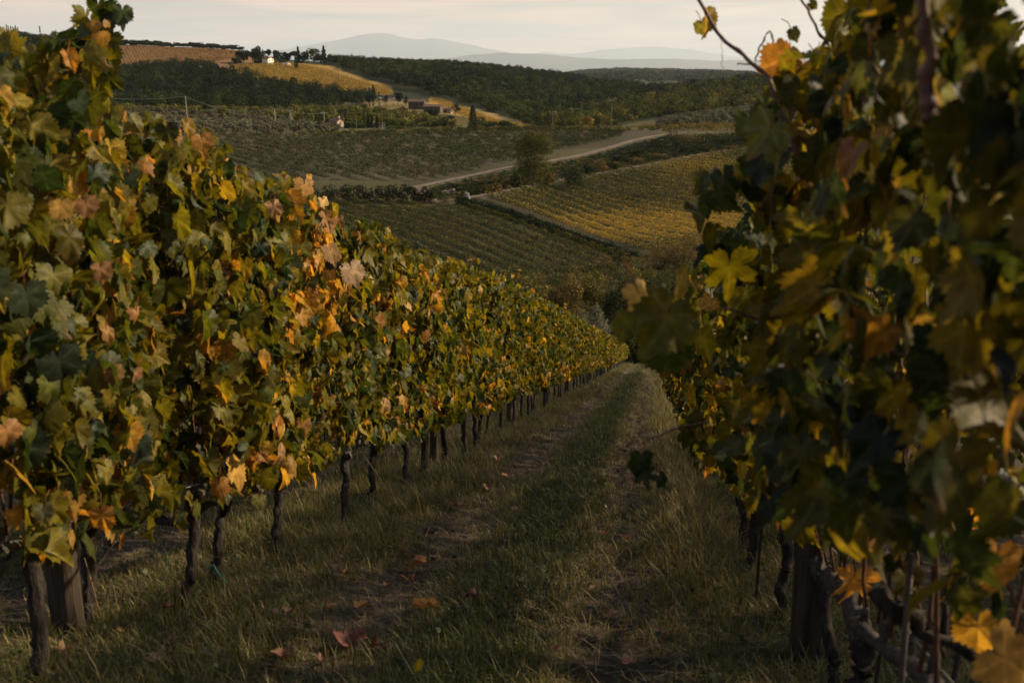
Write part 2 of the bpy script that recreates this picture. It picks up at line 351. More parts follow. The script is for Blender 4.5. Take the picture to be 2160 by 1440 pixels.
# ------------------------------------------------------------------ grape leaf templates
def leaf_outline(deep, n):
    ang = np.array([0, 10, 26, 40, 52, 66, 84, 98, 113, 130, 150, 166, 178.])
    rad = np.array([1.10, .95, .83-.50*deep, .84, .92, .86, .74-.46*deep, .74, .77, .68, .60, .46, .10])
    a = np.linspace(-178, 178, n); r = np.interp(np.abs(a), ang, rad)
    teeth = np.where(np.arange(n) % 2 == 0, 1.075, .925); teeth[np.abs(a) > 160] = 1
    keep = np.min(np.abs(np.abs(a)[:, None]-np.array([0, 52, 113])[None]), 1) < 200/n; teeth[keep] = 1.1
    r = r*teeth; th = np.radians(a); return np.stack([r*np.sin(th), r*np.cos(th)], -1), np.abs(a)
def leaf_template(rng, n, ring, deep):
    o, a = leaf_outline(deep, n); pts = [np.zeros((1, 2))]
    if ring: pts.append(o*.52)
    pts.append(o); P = np.concatenate(pts); x, y = P[:, 0].copy(), P[:, 1].copy()
    rr = x*x+y*y; th = np.arctan2(x, y)
    fold = rng.uniform(.1, .95); droop = rng.uniform(.1, .9); wav = rng.uniform(.02, .1); ph = rng.uniform(0, 6.28); tw = rng.uniform(-.3, .3)
    z = -droop*rr*.5 + fold*np.abs(x)*.7 + wav*np.sin(6*th+ph)*rr + tw*x*y
    y = y - .12*fold*np.abs(x)
    V = np.stack([x, y, z], -1)
    v = np.max(np.exp(-((np.abs(np.degrees(th))[:, None]-np.array([0, 52, 113]))/4.)**2), 1)*(rr < .7); v[0] = .9
    k = np.arange(n-1)
    if ring:
        t1 = np.stack([np.zeros(n-1, int), 1+k, 2+k], -1); q = np.stack([1+k, 1+n+k, 2+n+k, 2+k], -1); Fc = [t1, q]
    else: Fc = [np.stack([np.zeros(n-1, int), 1+k, 2+k], -1)]
    edge = np.sqrt(rr) / np.maximum(np.sqrt(rr).max(), 1e-6)
    return V, Fc, v, edge
LT = {}
_g = np.random.default_rng(3)
LT[0] = [leaf_template(_g, 51, True, d) for d in (-.12, .0, .12, .04, .28, .95)]
LT[1] = [leaf_template(_g, 15, False, d) for d in (.1, .3, .2, .5)]
LT[2] = [leaf_template(_g, 7, False, .15) for d in range(4)]
def put_leaves(mb, P, Nn, D, Sz, Cc, lod, rng, var=None, vein=.55, brown=None):
    """adds leaves (tip direction D, face normal Nn, half-length Sz, colour Cc) to a mesh builder"""
    n = len(P)
    if n == 0: return
    Nn = nrm(Nn); Tt = nrm(D - Nn*np.sum(D*Nn, 1, keepdims=True)); B = np.cross(Tt, Nn)
    kk = rng.integers(0, 5 if lod == 0 else len(LT[lod]), n) if var is None else np.asarray(var)
    for k in range(len(LT[lod])):
        s = np.nonzero(kk == k)[0]
        if not len(s): continue
        tv, tf, vn, ed = LT[lod][k]
        zs = rng.uniform(.2, 1.9, (len(s), 1, 1)); xs = rng.uniform(.62, 1.06, (len(s), 1, 1))
        Vw = P[s][:, None] + Sz[s][:, None, None]*(xs*tv[None, :, :1]*B[s][:, None] + tv[None, :, 1:2]*Tt[s][:, None] + zs*tv[None, :, 2:]*Nn[s][:, None])
        cc_ = np.repeat(Cc[s][:, None], len(tv), 1)
        if lod == 0:
            cc_ = cc_*(1+vein*vn[None, :, None]) + .02*vn[None, :, None]*vein
            e = rng.random(len(s))[:, None]; bw = (np.clip((ed[None]-.72)/.28, 0, 1)*(e > .72))[..., None]*.7
            cc_ = cc_*(1-bw) + bw*np.array((.20, .095, .035))
        off = (np.arange(len(s))*len(tv))[:, None, None]
        mb.add(Vw.reshape(-1, 3), [(f[None]+off).reshape(-1, f.shape[1]) for f in tf], cc_.reshape(-1, 3))
GREEN = np.array([(.018, .032, .014), (.032, .046, .011), (.060, .066, .009), (.094, .085, .008), (.130, .108, .008), (.165, .125, .009)])
YEL = np.array([(.20, .15, .014), (.30, .20, .02), (.36, .19, .022)])
ORG = np.array([(.38, .20, .030), (.35, .16, .028), (.42, .24, .045), (.42, .26, .07), (.26, .12, .03)])
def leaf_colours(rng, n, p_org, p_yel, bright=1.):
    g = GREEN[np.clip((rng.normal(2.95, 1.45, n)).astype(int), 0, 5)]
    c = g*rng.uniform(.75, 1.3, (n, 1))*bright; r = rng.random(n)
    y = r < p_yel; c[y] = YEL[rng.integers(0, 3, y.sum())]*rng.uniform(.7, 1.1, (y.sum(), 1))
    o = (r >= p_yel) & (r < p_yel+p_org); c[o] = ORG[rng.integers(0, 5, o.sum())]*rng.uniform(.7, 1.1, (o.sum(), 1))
    return c

# ------------------------------------------------------------------ the vines of the near rows
A3 = np.array([A2[0], A2[1], 0]); R3 = np.array([R2[0], R2[1], 0]); UP = np.array([0, 0, 1.])
def rowpt(t_, x_, h_):
    """point at distance t along a row, offset x across it, height h over the ground"""
    t_, x_, h_ = np.broadcast_arrays(np.asarray(t_, float), np.asarray(x_, float), np.asarray(h_, float))
    xy = t_[..., None]*A2 + x_[..., None]*R2
    return np.concatenate([xy, (-EYE + SLOPE*t_ + h_)[..., None]], -1)
TOPL = np.array([(-60, 60), (0, 95), (50, 75), (60, 105), (105, 105), (150, 60), (165, 15), (180, -5), (280, -10), (282, 60), (235, 90), (245, 190), (300, 215), (345, 265), (400, 258), (465, 275), (485, 345), (520, 380), (590, 385),
                 (640, 380), (690, 440), (800, 492), (870, 540), (960, 560), (1090, 590), (1140, 632), (1200, 660), (1250, 690), (1300, 712), (1345, 745), (1420, 760)], float)
TOPL = TOPL[np.argsort(TOPL[:, 0], kind='stable')]
LEFR = np.array([(-50, 1790), (20, 1780), (70, 1760), (100, 1740), (150, 1730), (240, 1700), (300, 1690), (360, 1665), (430, 1640), (500, 1560), (560, 1480), (600, 1425), (650, 1345), (700, 1330), (750, 1365), (820, 1375), (900, 1405), (960, 1415), (1000, 1450), (1060, 1530), (1110, 1580), (1200, 1640), (1300, 1720), (1380, 1830), (1460, 1900)], float)
def foliage(side, t0, x0, lod, rng, n, near_cut=True, bright=1.):
    """leaf cloud of one vine; side = which face sees the camera (+1: the row stands left of it)"""
    t_ = t0 + rng.uniform(-.52, .52, n)
    top = 2.24 + .20*noise2(t_*1.1, t_*0+x0, 31) + .08*rng.normal(size=n)
    q = rng.random(n); h = .70 + (top-.70)*(q**.95)
    hang = rng.random(n) < .045; h[hang] = rng.uniform(.52, .70, hang.sum())
    wid = (.20 if side > 0 else .27) + .09*noise2(t_*2.2, h*2.2, 33+int(x0*10)) + .05*np.sin((h-.4)/1.7*np.pi)
    f = rng.random(n); sgn = np.where(f < .62, side, np.where(f < .84, -side, 0))
    x = np.where(sgn != 0, sgn*wid*rng.uniform(.7, 1.15, n), rng.uniform(-1, 1, n)*wid*.7)
    P = rowpt(t_, x0+x, h)
    out = np.where(sgn != 0, sgn, side)[:, None]
    az = rng.uniform(0, 6.283, n)[:, None]; Nn = out*R3*rng.uniform(.1, .9, (n, 1)) + (np.cos(az)*R3 + np.sin(az)*A3)*.85 + UP*rng.uniform(-.2, .6, (n, 1)) + rng.normal(size=(n, 3))*.25
    D = -UP*1.2 + rng.normal(size=(n, 3))*.4 + out*R3*.2
    Sz = np.clip(rng.normal(.061, .017, n), .026, .10)
    patch = noise2(t_*.55+5, h*1.0, 41+int(x0*7)); low = np.exp(-((h-.72)/.14)**2)
    clus = sstep(4.7, 5.3, t_)*(1-sstep(7.6, 9.0, t_))*sstep(1.35, 1.75, h)*sstep(-.45, .3, patch) if side > 0 else 0; po = np.clip(.018 + .10*sstep(.3, .75, patch)*(.35+.65*sstep(1.0, 1.9, h)) + .11*low + .55*clus, 0, .8); py_ = np.clip(.04+.07*sstep(0, .7, patch), 0, 1)
    C = leaf_colours(rng, n, po, py_, bright)
    ppx, ppy = pix(P - UP*.04)
    if side > 0 and near_cut:
        lim = np.interp(ppx, TOPL[:, 0], TOPL[:, 1]); ok = ppy > lim + rng.uniform(-5, 45, n)*np.clip(4/np.maximum(t_, 1), .25, 1)
        hole = inpoly(ppx, ppy, [(262, 120), (480, 120), (470, 260), (400, 240), (330, 275), (262, 235)])
        ok &= ~hole
    elif near_cut:
        C[t_ < 2.6] *= .72  # nearest right-row leaves darkened: shade painted into the leaf colour
        lim = np.interp(ppy, LEFR[:, 0], LEFR[:, 1]); ok = (ppx > lim + rng.uniform(5, 75, n)) | (t_ > 9)
        ok &= ~((t_ < 1.25) & (x < -.05))
        cut2 = np.interp(ppx, [1350, 1420, 1480, 1560, 1650, 1720, 1800], [700, 640, 560, 500, 400, 150, -200]); ok &= ppy > cut2
        ok &= ~((t_ > 9) & (ppx < 1362 + .1*np.abs(ppy-760)))
        bot = np.interp(ppx, [1400, 1450, 1560, 1700, 1850, 2000, 2160], [930, 985, 1065, 1115, 1225, 1290, 1310]); ok &= (ppy < bot + rng.uniform(-60, 30, n)) | (t_ > 9)
    else: ok = np.ones(n, bool)
    return P[ok], Nn[ok], D[ok], Sz[ok], C[ok]

def wpath(rng, pts, n, wob):
    pts = np.asarray(pts, float); s = np.linspace(0, len(pts)-1, n); k = np.arange(len(pts))
    P = np.stack([np.interp(s, k, pts[:, j]) for j in range(3)], -1)
    w = rng.normal(size=(n, 3))*wob; w[0] = 0
    for _ in range(1): w[1:-1] = (w[:-2]+w[1:-1]*2+w[2:])/4
    return P + w
def grapevine(side, t0, x0, lod, label, group, rng, nleaf, cut=True, bright=1., arm=True):
    base = rowpt(t0, x0, 0); base[2] = terr(base[0], base[1]) - .03
    e = empty('grapevine', base, label, 'grapevine', group)
    lean = rng.uniform(.10, .30); hh = rng.uniform(.44, .56)
    n = 24 if lod == 0 else 6
    b0 = rowpt(t0-lean, x0+rng.uniform(-.05, .05), -.06); h0 = rowpt(t0, x0, hh)
    TP_ = wpath(rng, [b0, b0*.62+h0*.38+R3*rng.uniform(-.02, .03), h0], n, .010 if lod == 0 else .008)
    tr_ = rng.uniform(.024, .034)
    rad = tr_*np.interp(np.linspace(0, 1, n), [0, .12, .3, .8, 1], [1.35, 1.05, .9, 1.0, 1.25])
    mb = MB(); mb.tube(TP_, rad, 14 if lod == 0 else 6, .18 if lod == 0 else .1, int(t0*100)); mb.build('trunk', M['bark'], e, True, base)
    if arm and lod < 2:
        d = 1
        a1 = rowpt(t0+.22*d, x0+rng.uniform(-.03, .03), hh+.07); a2 = rowpt(t0+.80*d, x0, hh+rng.uniform(.0, .06))
        mb = MB(); mb.tube(wpath(rng, [TP_[-1]-UP*.02, a1, a2], 12 if lod == 0 else 6, .012), np.linspace(.036, .02, 12 if lod == 0 else 6), 9 if lod == 0 else 5, .2, int(t0*77))
        if lod == 0:
            for k in range(4):
                q = a1*(1-k/3)+a2*k/3; mb.tube(wpath(rng, [q, q+UP*rng.uniform(.05, .09)+A3*rng.uniform(-.02, .03)], 4, .006), np.linspace(.017, .011, 4), 7, .2, k)
        mb.build('cordon', M['oldbark'] if lod == 0 else M['bark'], e, True, base)
    if lod == 0:
        for k in range(6):
            s0 = t0 + .1+.14*k; q = rowpt(s0, x0, hh+.08); top = rowpt(s0+rng.uniform(-.15, .2), x0+rng.uniform(-.12, .12), rng.uniform(1.5, 2.1))
            mb = MB(); mb.tube(wpath(rng, [q, q*.6+top*.4+R3*rng.uniform(-.1, .1), top], 10, .018), np.linspace(.0058, .003, 10), 6); mb.build('cane', M['cane'], e, True, base)
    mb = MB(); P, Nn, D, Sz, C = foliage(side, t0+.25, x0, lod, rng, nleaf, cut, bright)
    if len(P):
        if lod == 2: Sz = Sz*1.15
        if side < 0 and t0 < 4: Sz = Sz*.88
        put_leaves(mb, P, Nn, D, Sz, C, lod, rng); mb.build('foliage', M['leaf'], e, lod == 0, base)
    return e, base
ORD = 'first second third fourth fifth sixth seventh eighth ninth tenth eleventh twelfth thirteenth fourteenth fifteenth sixteenth seventeenth eighteenth nineteenth twentieth twenty-first twenty-second twenty-third twenty-fourth twenty-fifth'.split()
POSTS_L, POSTS_R = [3.50, 9.6, 15.0, 20.4, 25.8], [3.93, 9.3, 14.7]
VINES = {'L': [], 'R': []}
def lod_of(t_): return 0 if t_ < 13 else 1 if t_ < 34 else 2
TL = [2.25, 3.0, 3.70, 4.11, 4.66, 5.41, 6.38, 7.25, 8.05]
while TL[-1] < 75: TL.append(TL[-1]+.86)
for k, t0 in enumerate(TL):
    rng = np.random.default_rng(int(1000+t0*10)); lod = lod_of(t0); j = t0 + (rng.uniform(-.08, .08) if t0 > 8 else 0)
    m_ = sum(1 for q, _ in VINES['L'] if q > 3.6)
    if j < 3.6: lab = ['grapevine at the near end of the left row, thick pale arm crossing the frame edge', 'leafy grapevine with a tall shoot against the sky, just before the wooden post'][min(k, 1)]; grp = 'grapevines of the left row'
    elif m_ < 18: lab = f'{ORD[m_]} grapevine past the split wooden post in the long left row'; grp = 'grapevines of the left row'
    elif t0 < 60: lab = 'small distant grapevine in the left row, its trunk merging with its neighbours'; grp = 'far grapevines of the left row'
    else: lab = 'tiny sunlit grapevine at the downhill end of the left row'; grp = 'sunlit grapevines at the end of the left row'
    VINES['L'].append((j, grapevine(1, j, XL+(-.24 if k == 2 else rng.uniform(-.05, .05)), lod, lab, grp, rng, {0: 820, 1: 680, 2: 460}[lod], True, 1.0 + (.35 if t0 > 58 else 0))))  # far-end leaf greens brightened: sunlight painted into the colour
k = 0; t0 = 1.02
while t0 < 50:
    rng = np.random.default_rng(int(9000+t0*10)); lod = lod_of(t0); j = t0 + rng.uniform(-.08, .08)
    m_ = sum(1 for q, _ in VINES['R'] if q > 3.93)
    if j < 3.93: lab = ['very close blurred grapevine whose dark leaves fill the right edge', 'dark close grapevine with orange leaves near the ground, beside thin metal stakes', 'grapevine with gnarled low arm just in front of the thick right post', 'shaded grapevine whose cane juts up into the sky before the thick right post'][min(k, 3)]; grp = 'grapevines of the right row'
    elif m_ < 9: lab = f'{ORD[m_]} grapevine past the thick dark post in the shaded right row'; grp = 'grapevines of the right row'
    else: lab = 'distant shaded grapevine of the right row, hidden behind nearer leaves'; grp = 'far grapevines of the right row'
    VINES['R'].append((j, grapevine(-1, j, XR+rng.uniform(-.04, .04), lod, lab, grp, rng, 800 if t0 < 3.4 else {0: 520, 1: 480, 2: 300}[lod], True, .85)))  # right-row greens dimmed a little, shade put into the colour
    t0 += .9; k += 1
# the next row on each side, seen through the gaps
for t0 in np.arange(.6, 15, .95):
    rng = np.random.default_rng(int(500+t0*10))
    grapevine(-1, t0, XR+PITCH, 1, 'grapevine of the next row, glimpsed behind the dark right row', 'grapevines of the next row on the right', rng, 760, False)
for t0 in np.arange(4.5, 26, .95):
    rng = np.random.default_rng(int(700+t0*10))
    grapevine(1, t0, XL-PITCH, 1, 'grapevine of the next row, glimpsed beneath the left row', 'grapevines of the next row on the left', rng, 260, False)

# posts, stakes and wires of the trellis
def trellis_post(t_, x_, label, group, w=.085, hgt=1.95, tilt=0., rock=0):
    b = rowpt(t_, x_, 0); b[2] = terr(b[0], b[1])-.12
    rng = np.random.default_rng(int(t_*50)); e = empty('trellis_post', b, label, 'post', group)
    a_ = np.linspace(0, 2*np.pi, 11, endpoint=False); rr = w*(.75+.38*rng.random(11)); hs = np.linspace(0, hgt, 12); mb = MB()
    ring = np.array([[np.cos(a_)*rr*(1+.06*rng.normal(size=11)), np.sin(a_)*rr*(1+.06*rng.normal(size=11)), np.full(11, z)+(rng.normal(size=11)*.015 if z > hgt-.01 else 0)] for z in hs]).transpose(0, 2, 1)
    ring[:, :, 0] += tilt*hs[:, None]
    i = np.arange(11)[:, None]*11; jj = np.arange(11)[None]; k2 = (jj+1) % 11
    mb.add(ring.reshape(-1, 3), [np.stack([i+jj, i+k2, i+11+k2, i+11+jj], -1).reshape(-1, 4), (np.arange(11)+121)[None]])
    mb.build('shaft', M['wood'], e, False)
    mb = MB()
    for z in (.60, 1.15): mb.tube([(w*1.1*math.cos(q), w*1.1*math.sin(q), z+.02) for q in np.linspace(0, 6.28, 13)], .003, 5)
    mb.build('wire_loop', M['metal'], e, True)
    return e
for k, t_ in enumerate(POSTS_L):
    trellis_post(t_, XL-.27 if k == 0 else XL-.06, ['split weathered wooden post in the left row, nearest the camera', 'dark wooden post in the left row, behind the leafy middle vines'][min(k, 1)] if k < 2 else 'far wooden post half hidden in the leaves of the left row', 'wooden posts of the left row', .066 if k == 0 else .055, 1.5 if k == 0 else 1.95, .02)
for k, t_ in enumerate(POSTS_R):
    trellis_post(t_, XR+.02, 'thick dark wooden post in the right row, behind the hanging orange leaf' if k == 0 else 'far dark wooden post of the right row beside vine trunks', 'wooden posts of the right row', .085 if k == 0 else .06, 1.95, -.02)
for k, (t_, x_, hgt, tl) in enumerate(((2.95, .75, 1.6, .03), (2.45, .80, 1.0, .05), (2.15, .62, .9, -.02), (4.75, .58, 1.5, .01))):
    b = rowpt(t_, x_, 0); mb = MB(); mb.tube([(0, 0, -.1), (tl*.5, 0, hgt*.5), (tl, .01, hgt)], .0075, 7)
    for z in np.arange(.05, hgt, .11): mb.tube([(tl*z/hgt+.009*math.cos(q), .009*math.sin(q), z) for q in np.linspace(0, 6.28, 9)], .0018, 4)
    o = mb.build('metal_stake', M['metal'], None, True); o.location = b
    tag(o, ['thin dark metal stake in the right row, tallest, before the gnarled low arm', 'short leaning metal stake among the orange leaves at lower right', 'short metal stake closest to the camera in the right row', 'thin metal stake beside the first trunk past the thick post'][k], 'stake', 'metal stakes of the right row')
for side, x_ in (('left', XL), ('right', XR)):
    for h_, nm in ((.60, 'lowest'), (1.12, 'second lowest'), (1.52, 'second highest'), (1.92, 'highest')):
        tt_ = np.arange(.4, 74, 2.7); mb = MB()
        mb.tube(rowpt(tt_, x_+.03, h_ - .02*np.abs(np.sin(tt_))), .0016, 5); o = mb.build('trellis_wire', M['wire'], None, True)
        tag(o, f'{nm} thin steel wire strung along the {side} vine row', 'wire', f'trellis wires of the {side} row')
for (t_, x_, label) in ((4.2, XL+.02, 'scrap of green twine in the grass at the foot of the left wooden post'), (4.55, XR-.04, 'green twine tied round a trunk in the right row')):
    b = rowpt(t_, x_, .14 if x_ < 0 else .55); rng = np.random.default_rng(5); mb = MB()
    mb.tube(wpath(rng, [b, b+R3*.05+UP*.03, b+R3*.09-UP*.08+A3*.03], 9, .006), .0028, 5); tag(mb.build('twine', M['tie'], None, True), label, 'twine', None)

# single leaves and canes that stand out
def vine_at(side, t_): return min(VINES[side], key=lambda q: abs(q[0]-t_))[1]
HV = np.random.default_rng(12)
def hero(px, py, Y, wpx, colr, side, roll=0., yaw=0., pitch=-.1, var=2, label=None, lod=0):
    if side == 'L': d_ = ray(px, py); Y = d_[1]*(XL+.33)/(d_[0]*R2[0]+d_[1]*R2[1])
    """one leaf hanging at a photo pixel, wpx wide there; roll turns its tip from straight down"""
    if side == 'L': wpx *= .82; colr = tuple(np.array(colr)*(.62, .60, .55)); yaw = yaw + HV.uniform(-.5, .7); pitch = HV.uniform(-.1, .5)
    c0 = at(px, py, Y); depth = c0[1]*CT - c0[2]*ST; sz = wpx/F*depth/1.62
    T_ = np.array([math.sin(roll), 0, -math.cos(roll)]); Nn = np.array([math.sin(yaw), -math.cos(yaw), pitch])
    p0 = c0 - T_*sz*.35
    tt_, _ = tx(p0[0], p0[1]); e, base = vine_at(side, tt_)
    mb = MB(); put_leaves(mb, p0[None], Nn[None], T_[None], np.array([sz]), np.array([colr], float), lod, HV, [var])
    pt = -T_*sz*.7 + np.array([HV.uniform(-.02, .02), .04, .02]); mb.tube([p0+(0, 0, 0), p0+pt*.5+np.array([0, 0, .01]), p0+pt], .0014, 5, col=(.20, .07, .03))
    o = mb.build('leaf', M['leaf'], e, True, base)
    if label: o['label'] = label
    return o
Y0, O0, T0, G0, P0, K0 = (.78, .56, .02), (.52, .25, .05), (.42, .24, .10), (.085, .080, .012), (.15, .16, .075), (.02, .035, .016)  # bright yellow raised so the leaf looks sunlit while hanging in shade
for h in ((1540, 585, 2.55, 118, Y0, 'R', .1, .2, -.1, 5, 'bright yellow five-pointed leaf'), (1352, 640, 2.0, 95, (.50, .33, .10), 'R', .25, .6, .3, 4, 'pale yellow curled leaf'),
          (1392, 690, 1.95, 150, G0, 'R', -.5, .3, .25, 0, None), (1432, 610, 2.0, 95, (.20, .15, .03), 'R', .1, 1.0, 0, 3, None), (1318, 692, 1.9, 70, (.10, .10, .015), 'R', -.3, .4, .1, 0, None),
          (1410, 760, 2.0, 110, (.03, .045, .01), 'R', .1, .2, -.1, 1, None), (1348, 980, 2.3, 62, K0, 'R', -.2, .4, 0, 2, None), (1328, 965, 2.35, 44, (.08, .07, .01), 'R', -.3, 1.1, 0, 0, None), (1400, 1018, 2.25, 45, K0, 'R', .5, .2, .2, 4, None), (1362, 1010, 2.3, 55, K0, 'R', .3, -.3, 0, 5, None),
          (1722, 895, 2.45, 96, (.30, .16, .05), 'R', .15, .1, 0, 1, 'large tan leaf with dark veins'), (1795, 1240, 2.75, 105, O0, 'R', -.15, .1, 0, 5, 'hanging orange star-shaped leaf'),
          (1490, 50, 3.3, 62, (.26, .17, .02), 'R', .2, 1.0, .1, 3, None), (1484, 60, 3.35, 40, (.12, .11, .015), 'R', .5, -.8, .1, 1, None), (1612, 290, 2.3, 110, (.13, .13, .04), 'R', -.6, .2, .5, 0, 'pale olive leaf at the tip of a cane'), (1640, 320, 2.35, 80, P0, 'R', .3, .4, .5, 4, None),
          (1760, 280, 2.5, 90, P0, 'R', .2, .3, .4, 5, 'pale grey-green split leaf'), (1670, 140, 3.0, 66, (.45, .20, .06), 'R', .2, .7, 0, 0, None), (1692, 155, 3.0, 50, (.50, .27, .10), 'R', -.1, .5, 0, 1, None), (1735, 165, 2.9, 90, (.32, .15, .05), 'R', .3, .1, .2, 1, None), (1745, 205, 2.85, 84, (.50, .30, .03), 'R', .7, -.2, 0, 4, 'golden yellow leaf below the canes'), (1775, 232, 2.85, 60, (.48, .27, .03), 'R', .9, 0, 0, 2, None),
          (1722, 130, 3.0, 40, (.16, .14, .02), 'R', 0, .9, 0, 3, None), (1676, 75, 3.0, 34, (.06, .06, .015), 'R', .5, .1, 0, 0, None), (1750, 70, 2.9, 60, (.07, .07, .015), 'R', -.5, .5, .2, 2, None), (1716, 12, 3.1, 26, G0, 'R', 1, .1, 0, 0, None),
          (1990, 150, 1.75, 250, (.07, .065, .008), 'R', .4, .2, .1, 0, None), (2010, 310, 1.6, 170, (.12, .085, .01), 'R', -.1, .4, .1, 1, None), (1975, 215, 1.6, 110, (.09, .10, .08), 'R', .2, 1.1, .9, 3, None),
          (1760, 600, 2.3, 150, (.045, .045, .008), 'R', .2, -.2, .1, 0, None), (1640, 760, 2.3, 130, (.11, .095, .012), 'R', .3, .2, 0, 1, None), (1490, 730, 2.5, 85, (.19, .16, .015), 'R', .4, .3, 0, 3, None), (2090, 1215, 1.75, 150, (.46, .23, .05), 'R', -.2, .3, .1, 2, 'large blurred orange leaf near the lower right corner'), (2065, 1340, 1.85, 110, (.34, .19, .03), 'R', .2, -.3, 0, 1, None), (2140, 1405, 1.5, 160, (.46, .25, .05), 'R', .9, .2, .4, 4, None), (2000, 1245, 1.9, 60, (.46, .25, .05), 'R', 0, 1.0, 0, 2, None),
          (1755, 1075, 2.6, 62, (.36, .24, .04), 'R', .3, .2, .1, 1, None), (1850, 1140, 2.4, 70, (.40, .21, .09), 'R', .1, .8, 0, 0, None), (1662, 1065, 2.9, 48, (.46, .30, .04), 'R', -.3, .5, 0, 3, None), (1548, 1005, 3.6, 40, (.40, .22, .08), 'R', .4, .4, 0, 0, None), (1930, 1080, 1.9, 210, (.030, .045, .022), 'R', .1, .3, .5, 1, None), (1990, 560, 1.5, 200, (.022, .030, .018), 'R', 0, .8, .1, 0, None),
          (885, 1405, 1.9, 30, (.30, .24, .02), 'R', .6, .8, 0, 3, None),
          (218, 1100, 3.75, 82, O0, 'L', .1, .25, .1, 0, 'large sunlit orange leaf beside the wooden post'), (465, 1032, 4.6, 64, (.52, .25, .06), 'L', .1, .4, 0, 4, 'orange leaf hanging under the left row'), (150, 1140, 3.7, 50, (.46, .27, .07), 'L', .1, .9, 0, 3, None), (18, 920, 3.25, 75, (.46, .24, .09), 'L', .3, .9, 0, 1, None), (545, 1058, 5.1, 42, (.14, .14, .02), 'L', -.3, .4, 0, 0, None), (95, 1085, 3.5, 62, P0, 'L', .2, .5, .2, 1, None),
          (590, 965, 5.3, 64, (.52, .33, .18), 'L', .2, .9, 0, 1, None), (620, 985, 5.4, 62, (.46, .28, .09), 'L', .6, .2, .5, 4, None), (635, 905, 5.5, 60, (.50, .27, .09), 'L', 0, .6, 0, 0, None), (700, 540, 6.3, 62, (.52, .33, .15), 'L', .2, .3, .3, 1, None), (745, 580, 6.6, 70, (.54, .37, .22), 'L', .2, .6, .1, 0, 'pale peach leaf catching the sun'), (690, 470, 6.2, 60, (.50, .27, .10), 'L', .1, .4, .1, 5, None), (620, 430, 5.6, 66, (.52, .27, .06), 'L', .3, .5, .1, 2, None), (640, 400, 5.7, 60, (.52, .29, .07), 'L', -.2, .5, .1, 4, None), (580, 445, 5.4, 58, (.50, .30, .14), 'L', .3, .3, .2, 0, None),
          (848, 605, 7.6, 56, (.50, .30, .03), 'L', .1, .4, 0, 4, None), (810, 860, 7.0, 46, (.46, .27, .10), 'L', .1, .7, 0, 1, None), (985, 745, 9.8, 36, (.46, .26, .06), 'L', .2, .3, 0, 2, None), (150, 130, 3.7, 62, O0, 'L', .4, .6, 0, 3, None), (290, 665, 4.1, 44, (.46, .24, .09), 'L', .2, .8, 0, 4, None), (215, 580, 3.9, 66, (.42, .23, .12), 'L', .1, .9, 0, 1, None), (230, 705, 3.95, 50, (.46, .25, .08), 'L', .5, .5, .4, 0, None), (240, 795, 4.0, 60, (.42, .23, .10), 'L', .1, .9, 0, 1, None), (285, 795, 4.1, 46, (.40, .22, .11), 'L', 0, .7, 0, 3, None), (185, 440, 3.8, 62, (.44, .24, .11), 'L', .3, .4, .4, 0, None),
          (395, 275, 4.55, 56, (.32, .20, .02), 'L', .1, .6, 0, 3, None), (428, 305, 4.7, 56, (.46, .24, .07), 'L', .2, .3, 0, 1, None), (375, 290, 4.5, 44, (.42, .22, .06), 'L', -.2, .8, 0, 4, None), (510, 400, 5.1, 58, (.24, .18, .02), 'L', -.3, .6, 0, 3, None), (355, 285, 4.45, 60, (.05, .055, .02), 'L', .2, .4, .2, 0, None),
          (60, 640, 3.45, 110, (.05, .07, .035), 'L', .1, .6, .4, 2, None), (150, 520, 3.6, 110, (.10, .085, .01), 'L', .1, .5, .1, 0, None), (130, 780, 3.55, 120, (.03, .045, .025), 'L', .2, .3, .3, 1, None)):
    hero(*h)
def hero_cane(pts, Y, r, side, seed, dY=0.):
    n = len(pts); P = np.array([at(a_, b_, Y + dY*i/(n-1)) for i, (a_, b_) in enumerate(pts)])
    rng = np.random.default_rng(seed); Q_ = wpath(rng, P, n*5, .004); tt_, _ = tx(P[-1][0], P[-1][1]); e, base = vine_at(side, tt_)
    mb = MB(); rr = np.linspace(r*.75, r*1.1, n*5); rr[::5] *= 1.35; mb.tube(Q_, rr, 7); return mb.build('cane', M['cane'], e, True, base)
def shoot(poly, Y, n, side, seed, szr=(.045, .08), po=.02, py_=.06, dY=.12, lod=0):
    """a leafy shoot sticking out of the row: leaves filling a pixel outline at distance Y"""
    rng = np.random.default_rng(seed); poly = np.array(poly, float); m = n*8
    if Y is None: d_ = ray(*poly.mean(0)); Y = d_[1]*(XL+.05)/(d_[0]*R2[0]+d_[1]*R2[1])
    a_ = rng.uniform(poly[:, 0].min(), poly[:, 0].max(), m); b_ = rng.uniform(poly[:, 1].min(), poly[:, 1].max(), m)
    k = np.nonzero(inpoly(a_, b_, poly))[0][:n]; P = at(a_[k], b_[k], Y + rng.uniform(-dY, dY, len(k))); n = len(k); Nn = np.array([0, -1, .1])*rng.uniform(.1, 1., (n, 1)) + R3*(.4 if side == 'L' else -.4) + rng.normal(size=(n, 3))*.55
    D = -UP*1.2 + rng.normal(size=(n, 3))*.45; tt_, _ = tx(*P.mean(0)[:2]); e, base = vine_at(side, tt_); mb = MB()
    put_leaves(mb, P, Nn, D, rng.uniform(*szr, n), leaf_colours(rng, n, po, py_), lod, rng); return mb.build('shoot', M['leaf'], e, True, base)
shoot([(0, 110), (60, 100), (100, 95), (160, 60), (180, 90), (245, 110), (240, 160), (210, 250), (160, 330), (60, 330), (0, 300)], 3.75, 90, 'L', 1)
